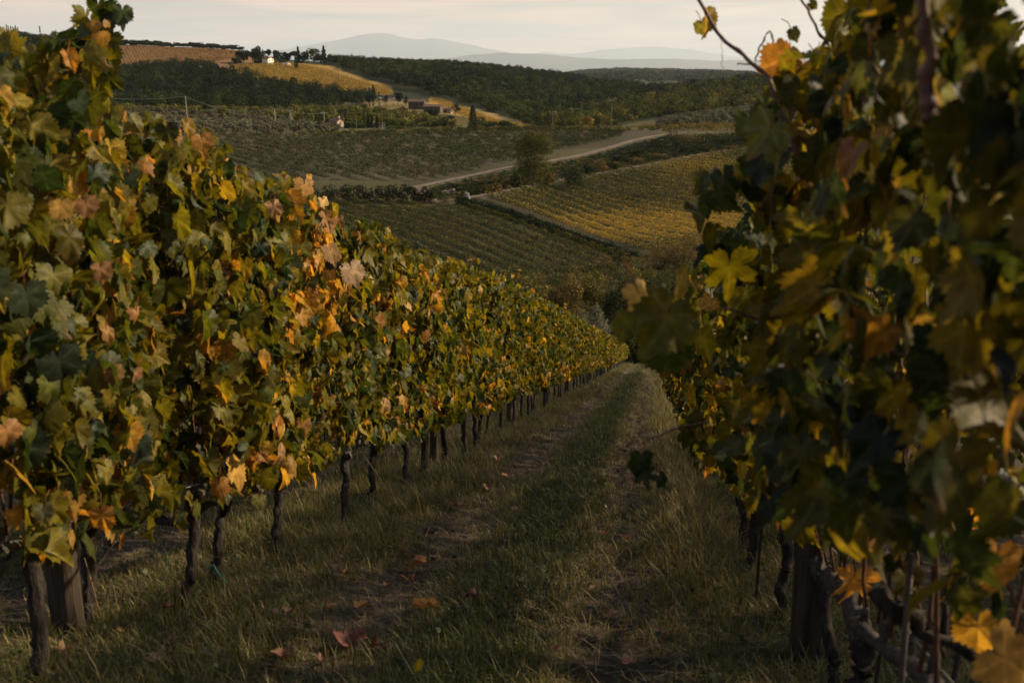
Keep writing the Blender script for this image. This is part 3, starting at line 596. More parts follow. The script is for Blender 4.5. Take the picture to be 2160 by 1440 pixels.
shoot([(168, 60), (165, 15), (185, 5), (260, 0), (262, 20), (235, 70), (248, 110), (210, 120), (180, 110)], 3.85, 16, 'L', 2, (.05, .08))
shoot([(-10, 50), (18, 60), (18, 120), (-10, 120)], 3.4, 5, 'L', 3, (.05, .08))
shoot([(205, 200), (240, 215), (235, 300), (190, 330)], 3.95, 9, 'L', 4); shoot([(250, 250), (310, 245), (400, 270), (470, 285), (480, 360), (330, 390), (250, 340)], 4.5, 34, 'L', 6)
for q, (px, py, hh_) in enumerate(((884, 508, 40), (1085, 560, 26), (945, 548, 24), (762, 470, 34), (505, 362, 40), (808, 488, 30), (590, 372, 34), (1000, 545, 22), (680, 425, 36), (1150, 605, 20), (1190, 640, 18), (555, 385, 40))):
    shoot([(px-10, py), (px+9, py-4), (px+14, py+hh_), (px-14, py+hh_)], None, 7, 'L', 40+q, (.035, .06), .12, .1, .05)
    d_ = ray(px, py); Yv = d_[1]*(XL+.05)/(d_[0]*R2[0]+d_[1]*R2[1]); hero_cane([(px, py-6), (px+3, py+hh_*.5), (px+8, py+hh_+50)], Yv, .0028, 'L', 60+q)
shoot([(1575, 250), (1640, 265), (1655, 350), (1570, 330)], 2.5, 4, 'R', 11, (.05, .08)); shoot([(1480, 380), (1560, 350), (1640, 380), (1650, 470), (1560, 560), (1470, 500)], 2.7, 26, 'R', 12, (.04, .07))
shoot([(1640, 330), (1700, 300), (1760, 330), (1760, 480), (1640, 480)], 2.7, 26, 'R', 14, (.04, .07), .08, .12); shoot([(1590, 240), (1640, 200), (1660, 330), (1600, 340)], 2.6, 7, 'R', 15, (.04, .07)); shoot([(1640, 110), (1700, 100), (1790, 130), (1800, 330), (1700, 330), (1650, 230)], 2.75, 30, 'R', 13, (.045, .08), .2, .15)
hero_cane([(1462, -25), (1512, 68), (1565, 118), (1618, 158), (1640, 215), (1668, 290), (1700, 390), (1732, 475)], 2.85, .0062, 'R', 1, -.3)
hero_cane([(1556, 68+68), (1594, 108+28), (1600, 105), (1625, 70), (1634, 88)], 2.9, .0026, 'R', 2)
hero_cane([(1518, 68), (1522, 110), (1528, 145)], 2.95, .0008, 'R', 3)
hero_cane([(1683, -15), (1705, 28), (1745, 95), (1790, 145), (1830, 200)], 2.9, .0042, 'R', 4)
hero_cane([(1528, 650), (1600, 670), (1660, 695), (1720, 740), (1770, 780)], 2.5, .0040, 'R', 5)
hero_cane([(1770, 545), (1795, 583), (1852, 625)], 2.4, .0044, 'R', 6)
hero_cane([(1795, 583), (1810, 620), (1825, 650)], 2.4, .0034, 'R', 7)
hero_cane([(1880, 742), (1960, 770), (2050, 790), (2110, 840), (2190, 905)], 1.75, .0048, 'R', 8, -.2)
hero_cane([(1860, 980), (1880, 1090), (1905, 1200), (1960, 1330), (1995, 1380)], 2.35, .0058, 'R', 9)
hero_cane([(1345, 945), (1362, 930), (1420, 905), (1500, 890)], 2.35, .0024, 'R', 14, .3)
hero_cane([(1640, 215), (1700, 230), (1720, 260), (1718, 330)], 2.7, .0034, 'R', 10)
hero_cane([(1628, 350), (1632, 410), (1625, 480)], 2.5, .0036, 'R', 11)
hero_cane([(2030, 1230), (2080, 1222), (2120, 1226), (2150, 1300), (2155, 1370)], 1.8, .0040, 'R', 12)
for k, pts in enumerate(([(1945, -10), (1955, 90), (1960, 200), (1955, 260)],)): hero_cane(pts, 1.5, .011, 'R', 20+k)
hero_cane([(10, 700), (5, 850), (25, 960), (20, 1100), (5, 1160)], 3.25, .007, 'L', 30)
hero_cane([(225, 1000), (228, 1060), (230, 1100)], 3.9, .006, 'L', 31)
# the low gnarled arms seen at both lower corners
for k, (pts, Y, r, side) in enumerate((([(-60, 1260), (10, 1190), (60, 1130), (150, 1100)], 3.45, .028, 'L'), ([(240, 1105), (300, 1085), (360, 1098), (420, 1078), (468, 1050)], 4.45, .024, 'L'),
                                        ([(1850, 1240), (1900, 1290), (1950, 1340), (2020, 1370), (2100, 1400)], 2.1, .018, 'R'))):
    rng = np.random.default_rng(60+k); P = np.array([at(a_, b_, Y) for a_, b_ in pts]); e, base = vine_at(side, tx(P[1][0], P[1][1])[0])
    mb = MB(); Q_ = wpath(rng, P, 18, .012); mb.tube(Q_, np.linspace(r*1.2, r*.7, 18), 12, .32, k)
    for z in (5, 11): mb.tube(wpath(rng, [Q_[z], Q_[z]+UP*.09+A3*.02], 4, .006), np.linspace(r*.6, r*.35, 4), 7, .2, z)
    mb.build('cordon', M['bark' if side == 'R' else 'oldbark'], e, True, base)

# ------------------------------------------------------------------ grass, weeds and fallen leaves of the alley
def blades(mb, X, Y, H, Wd, C, rng, bend=.5):
    n = len(X); Z = terr(X, Y); B = np.stack([X, Y, Z-.01], -1); a_ = rng.uniform(0, 2*np.pi, n)
    S_ = np.stack([np.cos(a_), np.sin(a_), a_*0], -1); L = np.stack([-np.sin(a_), np.cos(a_), a_*0], -1)*(rng.normal(size=n)*bend+.15)[:, None]
    L = L + rng.normal(size=(n, 3))*.12*[1, 1, 0]; H = H[:, None]; Wd = Wd[:, None]
    p1 = B + H*(UP*.5 + L*.25); p2 = B + H*(UP*.88 + L*.75)
    V = np.stack([B-S_*Wd, B+S_*Wd, p1+S_*Wd*.8, p1-S_*Wd*.8, p2], 1)
    o5 = (np.arange(n)*5)[:, None]
    mb.add(V.reshape(-1, 3), [np.array([[0, 1, 2, 3]])+o5, np.array([[3, 2, 4]])+o5], np.repeat(C, 5, 0))
GR = np.array([(.054, .068, .017), (.085, .088, .022), (.125, .110, .035), (.17, .145, .062), (.033, .048, .016), (.27, .215, .11)])
def scatter(n, t0, t1, x0, x1, rng, p=1.):
    t_ = t0 + (t1-t0)*rng.random(n)**p; x_ = rng.uniform(x0, x1, n); return t_*A2[0]+x_*R2[0], t_*A2[1]+x_*R2[1], t_, x_
rng = np.random.default_rng(88); mb = MB()
for n, t0, t1, x0, x1, hs in ((140000, 2.0, 9, -4.2, 1.6, 1.), (110000, 8, 26, -4.5, 2.2, 1.25), (60000, 24, 78, -5, 3, 1.9), (16000, 1, 7, 1.2, 5, 1.)):
    X, Y, t_, x_ = scatter(n, t0, t1, x0, x1, rng, 1.25)
    ph = (x_-XL) % PITCH; rowd = np.minimum(ph, PITCH-ph); mid = np.exp(-((ph-1.46)/.30)**2); wl = np.exp(-((ph-.87)/.26)**2)+np.exp(-((ph-2.05)/.26)**2)
    pn = fbm(X*1.4, Y*1.4, 51); dens = np.clip(.85 - .72*wl + .8*pn, .05, 1); keep = rng.random(n) < dens
    tall = np.exp(-((rowd-.35)/.30)**2)*sstep(4.0, 7, t_)
    H = (.045 + .06*rng.random(n) + .20*tall*(x_ > -.5)*rng.random(n) + .13*tall*rng.random(n)**2 + .07*mid*rng.random(n) + .05*np.clip(pn, 0, 1))*hs**.35*np.where(rng.random(n) < .03, 1.9, 1)
    Wd = (.0016+.0014*rng.random(n))*hs*np.where(t_ > 24, 1.7, 1)
    idx = np.clip((rng.normal(2.1, 1.35, n) + 1.6*tall*(x_ > -.2) + .6*tall - 1.1*mid + .8*wl), 0, 5).astype(int)
    idx = np.where((mid > .5) & (rng.random(n) < .42), 4, idx); C = GR[idx]*rng.uniform(.7, 1.25, (n, 1))
    blades(mb, X[keep], Y[keep], H[keep], Wd[keep], C[keep], rng, .95)
tag(mb.build('grass', M['grass'], None, False), 'short wild grass between and under the vine rows', 'grass', kind='stuff')
# broad-leaved weeds along the middle strip
mb = MB(); n = 5200; X, Y, t_, x_ = scatter(n, 2.2, 16, -3.4, 1.3, rng, 1.3); ph = (x_-XL) % PITCH
keep = rng.random(n) < np.clip(.12 + 1.1*np.exp(-((ph-1.5)/.33)**2) + .5*np.exp(-((ph-2.6)/.3)**2)+.5*fbm(X*2, Y*2, 61), 0, 1)
X, Y = X[keep], Y[keep]; n = len(X); P = np.stack([X, Y, terr(X, Y)+rng.uniform(.01, .11, n)], -1)
Nn = np.array([0, -.2, 1.]) + rng.normal(size=(n, 3))*.45; D = rng.normal(size=(n, 3))*[1, 1, .3]
put_leaves(mb, P, Nn, D, rng.uniform(.008, .022, n), np.array([(.030, .046, .014)])*rng.uniform(.6, 1.6, (n, 1))*[1.1, 1, 1], 2, rng)
tag(mb.build('weeds', M['grass'], None, False), 'low dark green broad-leaved weeds in the grass strip', 'weeds', kind='stuff')
# straw and twigs
mb = MB(); n = 26000; X, Y, t_, x_ = scatter(n, 2.0, 16, -4.6, 1.6, rng, 1.2); Z = terr(X, Y)+.012
a_ = rng.uniform(0, 6.28, n); L = rng.uniform(.03, .13, n); d = np.stack([np.cos(a_), np.sin(a_), rng.uniform(-.1, .6, n)], -1)*L[:, None]; d[:, 2] += -.276*d[:, 1]
B = np.stack([X, Y, Z], -1); sd = np.stack([-np.sin(a_), np.cos(a_), 0*a_], -1)*.0016
V = np.stack([B-sd, B+sd, B+d+sd*.4+UP*.003, B+d-sd*.4+UP*.003], 1).reshape(-1, 3)
mb.add(V, [np.array([[0, 1, 2, 3]])+(np.arange(n)*4)[:, None]], np.repeat(np.array([(.27, .205, .115)])*rng.uniform(.3, 1.3, (n, 1)), 4, 0))
tag(mb.build('straw_litter', M['litter'], None, False), 'dry straw and twigs lying on the bare earth', 'litter', kind='stuff')
mb = MB(); n = 2600; X, Y, t_, x_ = scatter(n, 2.0, 18, -4.6, 1.6, rng, 1.25); ph = (x_-XL) % PITCH
keep = rng.random(n) < np.clip(.15 + .85*np.exp(-((ph-.87)/.35)**2)+.7*np.exp(-((ph-2.05)/.35)**2), 0, 1); X, Y = X[keep], Y[keep]; n = len(X)
P = np.stack([X, Y, terr(X, Y)+rng.uniform(.012, .035, n)], -1); Nn = np.array([0, .26, 1.])+rng.normal(size=(n, 3))*.45
put_leaves(mb, P, Nn, rng.normal(size=(n, 3))*[1, 1, .3], rng.uniform(.012, .035, n), np.array([(.13, .07, .04), (.09, .045, .03), (.19, .11, .055), (.06, .035, .025)])[rng.integers(0, 4, n)]*rng.uniform(.6, 1.2, (n, 1)), 2, rng)
tag(mb.build('leaf_litter', M['litter'], None, False), 'crumbled brown leaf litter along the wheel tracks', 'litter', kind='stuff')
# fallen vine leaves: each a thing
FALL = [(875, 1205, 40, (.36, .17, .06)), (770, 1295, 38, (.40, .19, .05)), (885, 1300, 44, (.42, .20, .04)), (915, 1292, 30, (.40, .18, .05)), (862, 1236, 26, (.32, .14, .06)), (730, 1222, 20, (.22, .10, .05)),
        (742, 1375, 58, (.13, .045, .035)), (790, 1382, 34, (.16, .06, .04)), (690, 1300, 22, (.24, .12, .06)), (1000, 1272, 36, (.15, .06, .045)), (1318, 1148, 24, (.34, .14, .09)), (1275, 1137, 16, (.42, .18, .08)), (1282, 1312, 30, (.30, .15, .10)), (1315, 1405, 20, (.44, .25, .12)), (1325, 1418, 26, (.30, .14, .08)),
        (985, 1160, 20, (.24, .12, .08)), (1068, 1012, 18, (.40, .18, .08)), (1030, 1040, 26, (.30, .14, .07)), (1052, 978, 20, (.30, .17, .10)), (920, 1192, 18, (.38, .24, .13)), (900, 1140, 32, (.06, .035, .03)), (355, 1295, 22, (.26, .14, .08)), (258, 1350, 18, (.36, .20, .07)), (140, 1392, 30, (.26, .14, .07)), (600, 1408, 32, (.24, .11, .06)), (615, 1305, 26, (.22, .11, .06)), (1085, 1085, 16, (.30, .20, .13)), (965, 1078, 24, (.16, .08, .05)), (330, 1415, 34, (.26, .16, .08)), (680, 1410, 24, (.18, .08, .06)), (1170, 1390, 18, (.24, .11, .06)), (820, 1250, 18, (.22, .10, .06))]
FLAB = {0: 'folded orange fallen leaf standing on the bare track', 1: 'orange fallen leaf on the dark earth, left of a pair of orange leaves', 2: 'bright orange fallen leaf, lower of a touching pair', 3: 'orange fallen leaf, upper of a touching pair', 6: 'dark red-brown curled fallen leaf at the bottom of the track', 10: 'reddish fallen leaf beside the dry grass below the right row', 12: 'pale brown curled fallen leaf in the right wheel track', 13: 'small bright tan fallen leaf at the bottom of the right wheel track', 20: 'dark clod-like withered leaf on the left wheel track'}
def near_gp(px, py):
    d = ray(px, py); ys = np.linspace(1.5, 40, 1600); u, g = d[0]/d[1], d[2]/d[1]; dz = terr(u*ys, ys)-g*ys; k = np.argmax(dz >= 0); return np.array([u*ys[k], ys[k], float(terr(u*ys[k], ys[k]))])
for i_, (px_, py_, w_, cl) in enumerate(FALL):
    g = near_gp(px_, py_); rg = np.random.default_rng(300+i_); sz = w_/F*np.linalg.norm(g)/1.45
    tv, tf, vn, ed = LT[0][i_ % 6]; a_ = rg.uniform(0, 6.28); x, y = tv[:, 0]*math.cos(a_)-tv[:, 1]*math.sin(a_), tv[:, 0]*math.sin(a_)+tv[:, 1]*math.cos(a_)
    z = -.276*y*.9 + 1.1*(tv[:, 0]**2+tv[:, 1]**2)*rg.uniform(.25, .6) + .35*np.abs(tv[:, 0])+.15*np.sin(5*x+i_)
    Vv = np.stack([x, y, z], -1)*sz; Vv[:, 2] += .035
    cc_ = np.array(cl)[None]*(1+.4*vn[:, None])
    o = mk('fallen_leaf', Vv, tf, M['litter'], None, cc_, True); o.location = g
    tag(o, FLAB.get(i_, 'withered brown vine leaf fallen on the grassy ground'), 'leaf', 'fallen vine leaves on the ground')
# a few long dry grass stems that stand out
for k, (px0, py0, px1, py1, Y) in enumerate(((830, 1060, 768, 960, 6.3), (212, 1300, 178, 1175, 3.75), (180, 1250, 245, 1140, 3.7), (530, 1230, 560, 1170, 4.9), (1650, 1290, 1600, 1245, 3.9), (1590, 1180, 1575, 1165, 4.6))):
    mb = MB(); p0, p1 = at(px0, py0, Y), at(px1, py1, Y); mb.tube([p0, (p0+p1)/2+UP*.02, p1], [.0028, .0022, .001], 5, col=(.30, .22, .11))
    tag(mb.build('dry_stalk', M['litter'], None, True), ['long pale dry stalk leaning against the left row, longest of all', 'dry stalk leaning left before the split wooden post', 'dry stalk leaning right before the split wooden post', 'dry stalk at the foot of a left-row trunk', 'bent grass stalk below the right row', 'short curled stalk by the first right-row trunk'][k], 'stalk', 'dry stalks')

# ------------------------------------------------------------------ trees and shrubs
def cards(mb, P, Nn, Sz, C, rng, asp=1.35):
    n = len(P)
    if n == 0: return
    Nn = nrm(Nn); r = rng.normal(size=(n, 3)); T_ = nrm(np.cross(Nn, r)); B = np.cross(Nn, T_)
    k = rng.uniform(.55, 1.0, (n, 4)); s = Sz[:, None]
    V = np.stack([P - T_*s*asp*k[:, :1], P + B*s*k[:, 1:2]*.8 + Nn*s*.22, P + T_*s*asp*k[:, 2:3], P - B*s*k[:, 3:]*.8 + Nn*s*.22], 1)
    mb.add(V.reshape(-1, 3), [np.array([[0, 1, 2, 3]])+(np.arange(n)*4)[:, None]], np.repeat(C, 4, 0))
def crown_pts(kind, n, rng):
    """leaf positions, normals and relative sizes of a crown of height 1 (and width 1)"""
    if kind in ('cypress', 'conifer'):
        z = rng.random(n)**(.85 if kind == 'cypress' else 1.15); a_ = rng.uniform(0, 6.283, n)
        prof = .5*np.minimum(1, (z/.22+.12)**.6)*(1-z)**.45*1.12 if kind == 'cypress' else .5*(1-z)**.8*(.72+.28*np.sin(z*30))
        r = prof*rng.uniform(.72, 1.06, n)*(1+.14*np.sin(a_*3+z*9)); P = np.stack([r*np.cos(a_), r*np.sin(a_), .03+z*.97], -1)
        Nn = np.stack([np.cos(a_), np.sin(a_), .45+0*a_], -1) + rng.normal(size=(n, 3))*.4; return P, Nn
    nb = {'wood': 6, 'broad': 13, 'poplar': 15, 'umbrella': 15, 'olive': 9, 'shrub': 10}[kind]
    th = rng.uniform(0, 6.283, nb); q = np.sqrt(rng.random(nb))
    if kind == 'wood': c = np.stack([.30*q*np.cos(th), .30*q*np.sin(th), rng.uniform(.42, .74, nb)], -1); rb = rng.uniform(.19, .28, nb)
    elif kind == 'umbrella': c = np.stack([.36*q*np.cos(th), .36*q*np.sin(th), .76-.16*q*q+.02*rng.normal(size=nb)], -1); rb = rng.uniform(.10, .15, nb)
    elif kind == 'poplar':
        zz = rng.uniform(.2, .86, nb); w = .27*np.sin(np.clip((zz-.02)/.98, 0, 1)*np.pi)**.6; c = np.stack([w*q*np.cos(th), w*q*np.sin(th), zz], -1); rb = rng.uniform(.16, .24, nb)
    elif kind == 'shrub':
        c = np.stack([.34*q*np.cos(th), .34*q*np.sin(th), rng.uniform(.18, .66, nb)*(1.1-.6*q*q)], -1); rb = rng.uniform(.15, .26, nb)
    else:
        c = np.stack([.33*q*np.cos(th), .33*q*np.sin(th), rng.uniform(.38, .80, nb)], -1); c[:, 2] -= .12*q*q; rb = rng.uniform(.13, .22, nb)
    b_ = rng.choice(nb, n, p=rb**2/np.sum(rb**2)); d = nrm(rng.normal(size=(n, 3))+[0, 0, .25]); f = rng.uniform(.72, 1.08, n)[:, None]
    P = c[b_] + d*rb[b_][:, None]*f*[1, 1, .85]; P[:, 2] = np.clip(P[:, 2], .02, 1.03)
    return P, d + rng.normal(size=(n, 3))*(.2 if kind == 'wood' else .45) + [0, 0, .15]
FOL = {'dark': (.014, .023, .008), 'deep': (.008, .015, .007), 'mid': (.034, .044, .011), 'olive': (.080, .078, .017), 'gold': (.20, .145, .030), 'brown': (.12, .085, .032), 'silver': (.105, .110, .078), 'cyp': (.014, .022, .013), 'pine': (.050, .066, .014)}
def ptree(kind, px, ptop, pbase, Y, wpx, colr, label, cat='tree', group=None, n=900, name='tree', cs=None, seed=None, mixc=None, trunk=None, sink=0.):
    """a tree at a photo column, its top and foot given in photo pixels, standing at distance Y"""
    rng = np.random.default_rng(int(abs(px)*7+Y) if seed is None else seed)
    if kind == 'shrub': ptop = ptop - .22*abs(26) * (300/Y)
    if kind == 'poplar': wpx *= 1.45
    tp = at(px, ptop, Y); z0 = float(terr(tp[0], Y)) if pbase is None else float(min(terr(tp[0], Y)+.2, at(px, pbase, Y)[2]))
    z0 = min(z0, float(terr(tp[0], Y))); H = tp[2]-z0 + sink; Wd = wpx/F*Y*1.02
    base = np.array([tp[0], Y, z0-sink]); e = empty(name, base, label, cat, group)
    P, Nn = crown_pts(kind, n, rng); S_ = np.array([Wd, Wd, H]); P = P*S_
    sz = (cs or .16*math.sqrt(Wd*H/ max(n/400., .2)))*rng.uniform(.7, 1.35, n)
    C = np.array(FOL[colr])[None]*rng.uniform(.6, 1.45, (n, 1))*np.array([1, 1, 1])
    if mixc: k = rng.random(n) < mixc[1]; C[k] = np.array(FOL[mixc[0]])*rng.uniform(.7, 1.2, (k.sum(), 1))
    mb = MB(); cards(mb, P, Nn, sz, C, rng); mb.build('crown', M['tree_leaf'], e)
    tr = trunk if trunk is not None else {'cypress': .10, 'shrub': .12, 'umbrella': .7, 'olive': .45}.get(kind, .5)
    mb = MB(); rt = max(.05, .018*H if kind != 'olive' else .05*H)
    mb.tube([(0, 0, -.4), (0, 0, .02*H), (.01*H, .01*H, tr*H*.6), (.02*H, 0, tr*H)], [rt*1.4, rt*1.15, rt, rt*.6], 8, .08, 1)
    if kind not in ('cypress', 'conifer'):
        for k in range(5):
            a_ = k*1.3+px; q = np.array([math.cos(a_)*Wd*.28, math.sin(a_)*Wd*.28, H*.75 if kind != 'shrub' else H*.45])
            mb.tube([(.01*H, 0, tr*H*.55), q*.5+np.array([0, 0, tr*H*.35]), q], [rt*.6, rt*.4, rt*.15], 5)
    mb.build('trunk', M['trunk'], e, True)
    return e

# the single tree and the shrubs of the middle ground
ptree('poplar', 1126, 277, 364, 262, 74, 'mid', 'tall bushy tree by the bend of the gravel road, sunlit along one edge', n=12000, cs=.16, mixc=('olive', .72), trunk=.35)
ptree('shrub', 1200, 322, 372, 258, 74, 'dark', 'rounded dark shrub beside the lone tree, below the gravel road', 'shrub', 'shrubs', 1500, 'shrub', .2, mixc=('mid', .3))
k = 0
for (px, top, base, Y, w, cl) in ((605, 378, 415, 246, 60, 'deep'), (650, 382, 420, 244, 54, 'deep'), (690, 384, 424, 243, 52, 'dark'), (728, 386, 424, 242, 46, 'deep'), (760, 380, 424, 243, 44, 'dark'), (795, 386, 426, 242, 46, 'deep'), (828, 384, 426, 242, 42, 'dark'), (858, 388, 426, 241, 40, 'deep'), (885, 392, 428, 240, 38, 'deep'), (905, 402, 430, 238, 26, 'dark'), (560, 372, 410, 250, 60, 'deep'), (510, 366, 405, 256, 60, 'dark')):
    ptree('shrub', px, top-2, None, Y, w*1.25, 'deep' if k % 3 else 'dark', f'{ORD[[9-k, 10, 11][max(0, k-9)]]} dark shrub from the track gap along the hedge below the plateau vineyard', 'shrub', 'hedge shrubs below the plateau vineyard', 900, 'shrub', .2, mixc=('brown', .15)); k += 1
hp = np.array([gp(a_, b_) for a_, b_ in ((972, 430), (1010, 440), (1060, 452), (1110, 468), (1165, 488), (1225, 508), (1280, 528), (1335, 548))])
for i_, s in enumerate(np.linspace(0, 6.99, 24)):
    rng = np.random.default_rng(i_); q = hp[int(s)]*(1-s % 1)+hp[int(s)+1]*(s % 1); px_, py_ = pix(q)
    ptree('shrub', px_, py_-rng.uniform(7, 16)*(1.3 if i_ < 2 else 1), None, q[1]+rng.uniform(-1, 1), rng.uniform(36, 56), ['deep', 'dark', 'deep'][i_ % 3], f'{ORD[i_]} low dark shrub down the hedge between the two terraced vineyards, counting from the boulder' if i_ > 1 else ['round shrub topping the hedge at the path junction by the boulder', 'shrub just below the round one at the path junction'][i_], 'shrub', 'shrubs of the hedge between vineyards', 420, 'shrub', .16)
BK = sorted([1388, 1420, 1460, 1500, 1540, 1580, 1440, 1490, 1350, 1310, 1265, 1290, 1240, 1160, 1085, 1045, 1010, 975, 1390, 1340, 1545, 1600, 1650])
k = 0
for (px, top, Y, w, cl) in ((1388, 292, 335, 50, 'deep'), (1420, 276, 345, 60, 'dark'), (1460, 272, 350, 66, 'brown'), (1500, 280, 350, 54, 'dark'), (1540, 288, 345, 50, 'deep'), (1580, 284, 345, 60, 'dark'), (1440, 302, 322, 50, 'deep'), (1490, 304, 322, 46, 'dark'), (1350, 310, 320, 44, 'dark'), (1310, 322, 305, 40, 'deep'), (1265, 340, 290, 46, 'brown'), (1290, 338, 292, 36, 'dark'), (1240, 348, 282, 40, 'deep'), (1160, 362, 262, 36, 'brown'), (1085, 366, 256, 34, 'dark'), (1045, 380, 250, 30, 'brown'), (1010, 388, 248, 34, 'dark'), (975, 388, 250, 30, 'dark'), (1390, 322, 312, 40, 'brown'), (1340, 334, 304, 36, 'brown'), (1545, 308, 326, 36, 'brown'), (1600, 304, 330, 40, 'deep'), (1650, 290, 340, 60, 'dark')):
    ptree('shrub', px, top, None, Y, w, cl, f'{ORD[BK.index(px)]} shrub along the bank from the boulder, {dict(deep="very dark green", dark="dark green", brown="rusty brown")[cl]}', 'shrub', 'shrubs on the bank between road and path', 800, 'shrub', .2, mixc=('olive', .2)); k += 1
# trees in the valley bottom just beyond the vine rows
k = 0
for (px, top, Y, w, cl, kind) in ((1045, 592, 132, 120, 'olive', 'shrub'), (1120, 566, 132, 130, 'olive', 'broad'), (1190, 562, 130, 120, 'brown', 'broad'), (1255, 548, 132, 120, 'olive', 'broad'), (1310, 560, 124, 110, 'dark', 'broad'), (1352, 536, 134, 110, 'olive', 'broad'), (1408, 530, 130, 120, 'mid', 'broad'), (1460, 520, 134, 120, 'mid', 'broad'), (1520, 540, 128, 130, 'olive', 'broad'), (1395, 488, 172, 100, 'brown', 'shrub'), (1450, 478, 172, 90, 'brown', 'shrub'), (1330, 596, 116, 90, 'deep', 'shrub'), (1390, 590, 116, 90, 'dark', 'shrub'),
                              (1180, 632, 108, 78, 'silver', 'olive'), (1262, 636, 105, 80, 'silver', 'olive'), (1300, 660, 102, 60, 'silver', 'olive'), (1395, 570, 116, 70, 'silver', 'olive'), (1335, 690, 98, 60, 'dark', 'shrub'), (1380, 660, 104, 80, 'deep', 'shrub')):
    ptree(kind, px, top, None, Y, w, cl, ['wide olive-green tree at the edge of the valley thicket', 'olive-green tree above the far vines of the left row', 'brownish tree in the valley thicket', 'olive-green tree in the middle of the valley thicket', 'dark tree in the hollow of the valley thicket', 'tall olive-green tree below the hedge corner', 'green tree beside the yellow vineyard corner', 'green tree nearest the right row in the valley', 'olive-green valley tree half behind the right row', 'rusty bare-twigged bush at the lower edge of the yellow vineyard', 'second rusty bush at the edge of the yellow vineyard, nearer the right row', 'deep green undergrowth bush in the valley hollow', 'dark undergrowth bush under the green valley tree', 'silvery olive tree just above the end of the left row', 'larger silvery olive tree beside the end of the left row', 'small silvery olive tree where the two rows meet', 'silvery tree behind the pale curled leaf', 'dark bush right behind the end of the left row', 'deep shaded bush between the rows'][k], 'tree' if kind != 'shrub' else 'shrub', 'valley bottom trees', 6000 if Y < 140 else 2600, 'tree' if kind == 'broad' else 'olive_tree' if kind == 'olive' else 'shrub', .115 if kind != 'olive' else .085, mixc=('gold', .12) if cl in ('olive', 'brown') else ('olive', .25) if cl != 'silver' else None); k += 1
# cypresses, pines and other trees one can tell apart
ptree('cypress', 997, 222, 284, 396, 20, 'cyp', 'big solitary cypress standing on the far edge of the plateau vineyard', 'cypress', None, 1600, 'cypress', .22)
for i_, (px, top, base, Y, w, lb) in enumerate(((728, 229, 252, 520, 7.5, 'cypress rising behind the umbrella pine nearest the stone cottage'), (756, 238, 256, 520, 5, 'thin cypress peeping over the umbrella pine'), (767, 237, 262, 500, 5, 'slim cypress at the side of the umbrella pine'), (776, 239, 280, 455, 7, 'first of three tall cypresses between the two umbrella pines'), (784, 242, 280, 455, 6.5, 'middle one of three tall cypresses between the two umbrella pines'), (794, 243, 282, 450, 7.5, 'last of three tall cypresses, next to the pole with crossarms'),
        (786, 178, 204, 690, 7.5, 'tall cypress at the tip of the golden field by the farm track'), (778.5, 184, 204, 690, 7, 'shorter cypress touching the tall one at the tip of the golden field'), (799, 193, 207, 690, 6, 'small cypress beside the parked white car'), (622, 119, 142, 930, 5, 'dark cypress on the golden hill below the hilltop pines'), (626, 121, 142, 930, 4, 'slimmer dark cypress on the golden hill, paired'), (554, 105, 121, 985, 3.5, 'slim cypress against the white hilltop house'), (593, 108, 124, 990, 3, 'slim cypress standing alone right of the white hilltop house'), (647, 105, 130, 990, 7, 'pointed cypress among the hilltop trees'))):
    ptree('cypress', px, top, base, Y, w, 'cyp', lb, 'cypress', 'cypresses', 500, 'cypress', .02*(base-top)*Y/F+.1)
for i_, px in enumerate((407, 412, 417, 421, 426, 430, 436)):
    ptree('cypress', px, 92+(i_*37 % 4), 102, 1190, 3.4, 'cyp', 'tiny cypress in the row on the ridge of the brown field', 'cypress', 'tiny cypresses on the ridge of the brown field', 140, 'cypress', .5)
for i_, (px, top) in enumerate(((13, 52), (17, 55), (22, 55), (27, 57), (32, 54), (37, 58), (83, 56))):
    ptree('cypress', px, top, 74, 1230, 4.5, 'cyp', 'dark cypress in the clump on the wooded ridge above the left row' if px < 60 else 'single cypress tip on the wooded ridge, apart from the clump', 'cypress', 'cypresses on the wooded ridge', 160, 'cypress', .6)
ptree('umbrella', 748, 248, 281, 452, 50, 'pine', 'umbrella pine beside the stone cottage', 'tree', 'umbrella pines', 1500, 'umbrella_pine', .42, sink=3.5, mixc=('dark', .3))
ptree('umbrella', 834, 257, 283, 440, 54, 'pine', 'broad bright umbrella pine beside the pole with crossarms', 'tree', 'umbrella pines', 1600, 'umbrella_pine', .42, sink=3.5)
ptree('umbrella', 566, 100, 125, 995, 24, 'deep', 'dark umbrella pine behind the white hilltop house', 'tree', 'umbrella pines', 420, 'umbrella_pine', .8)
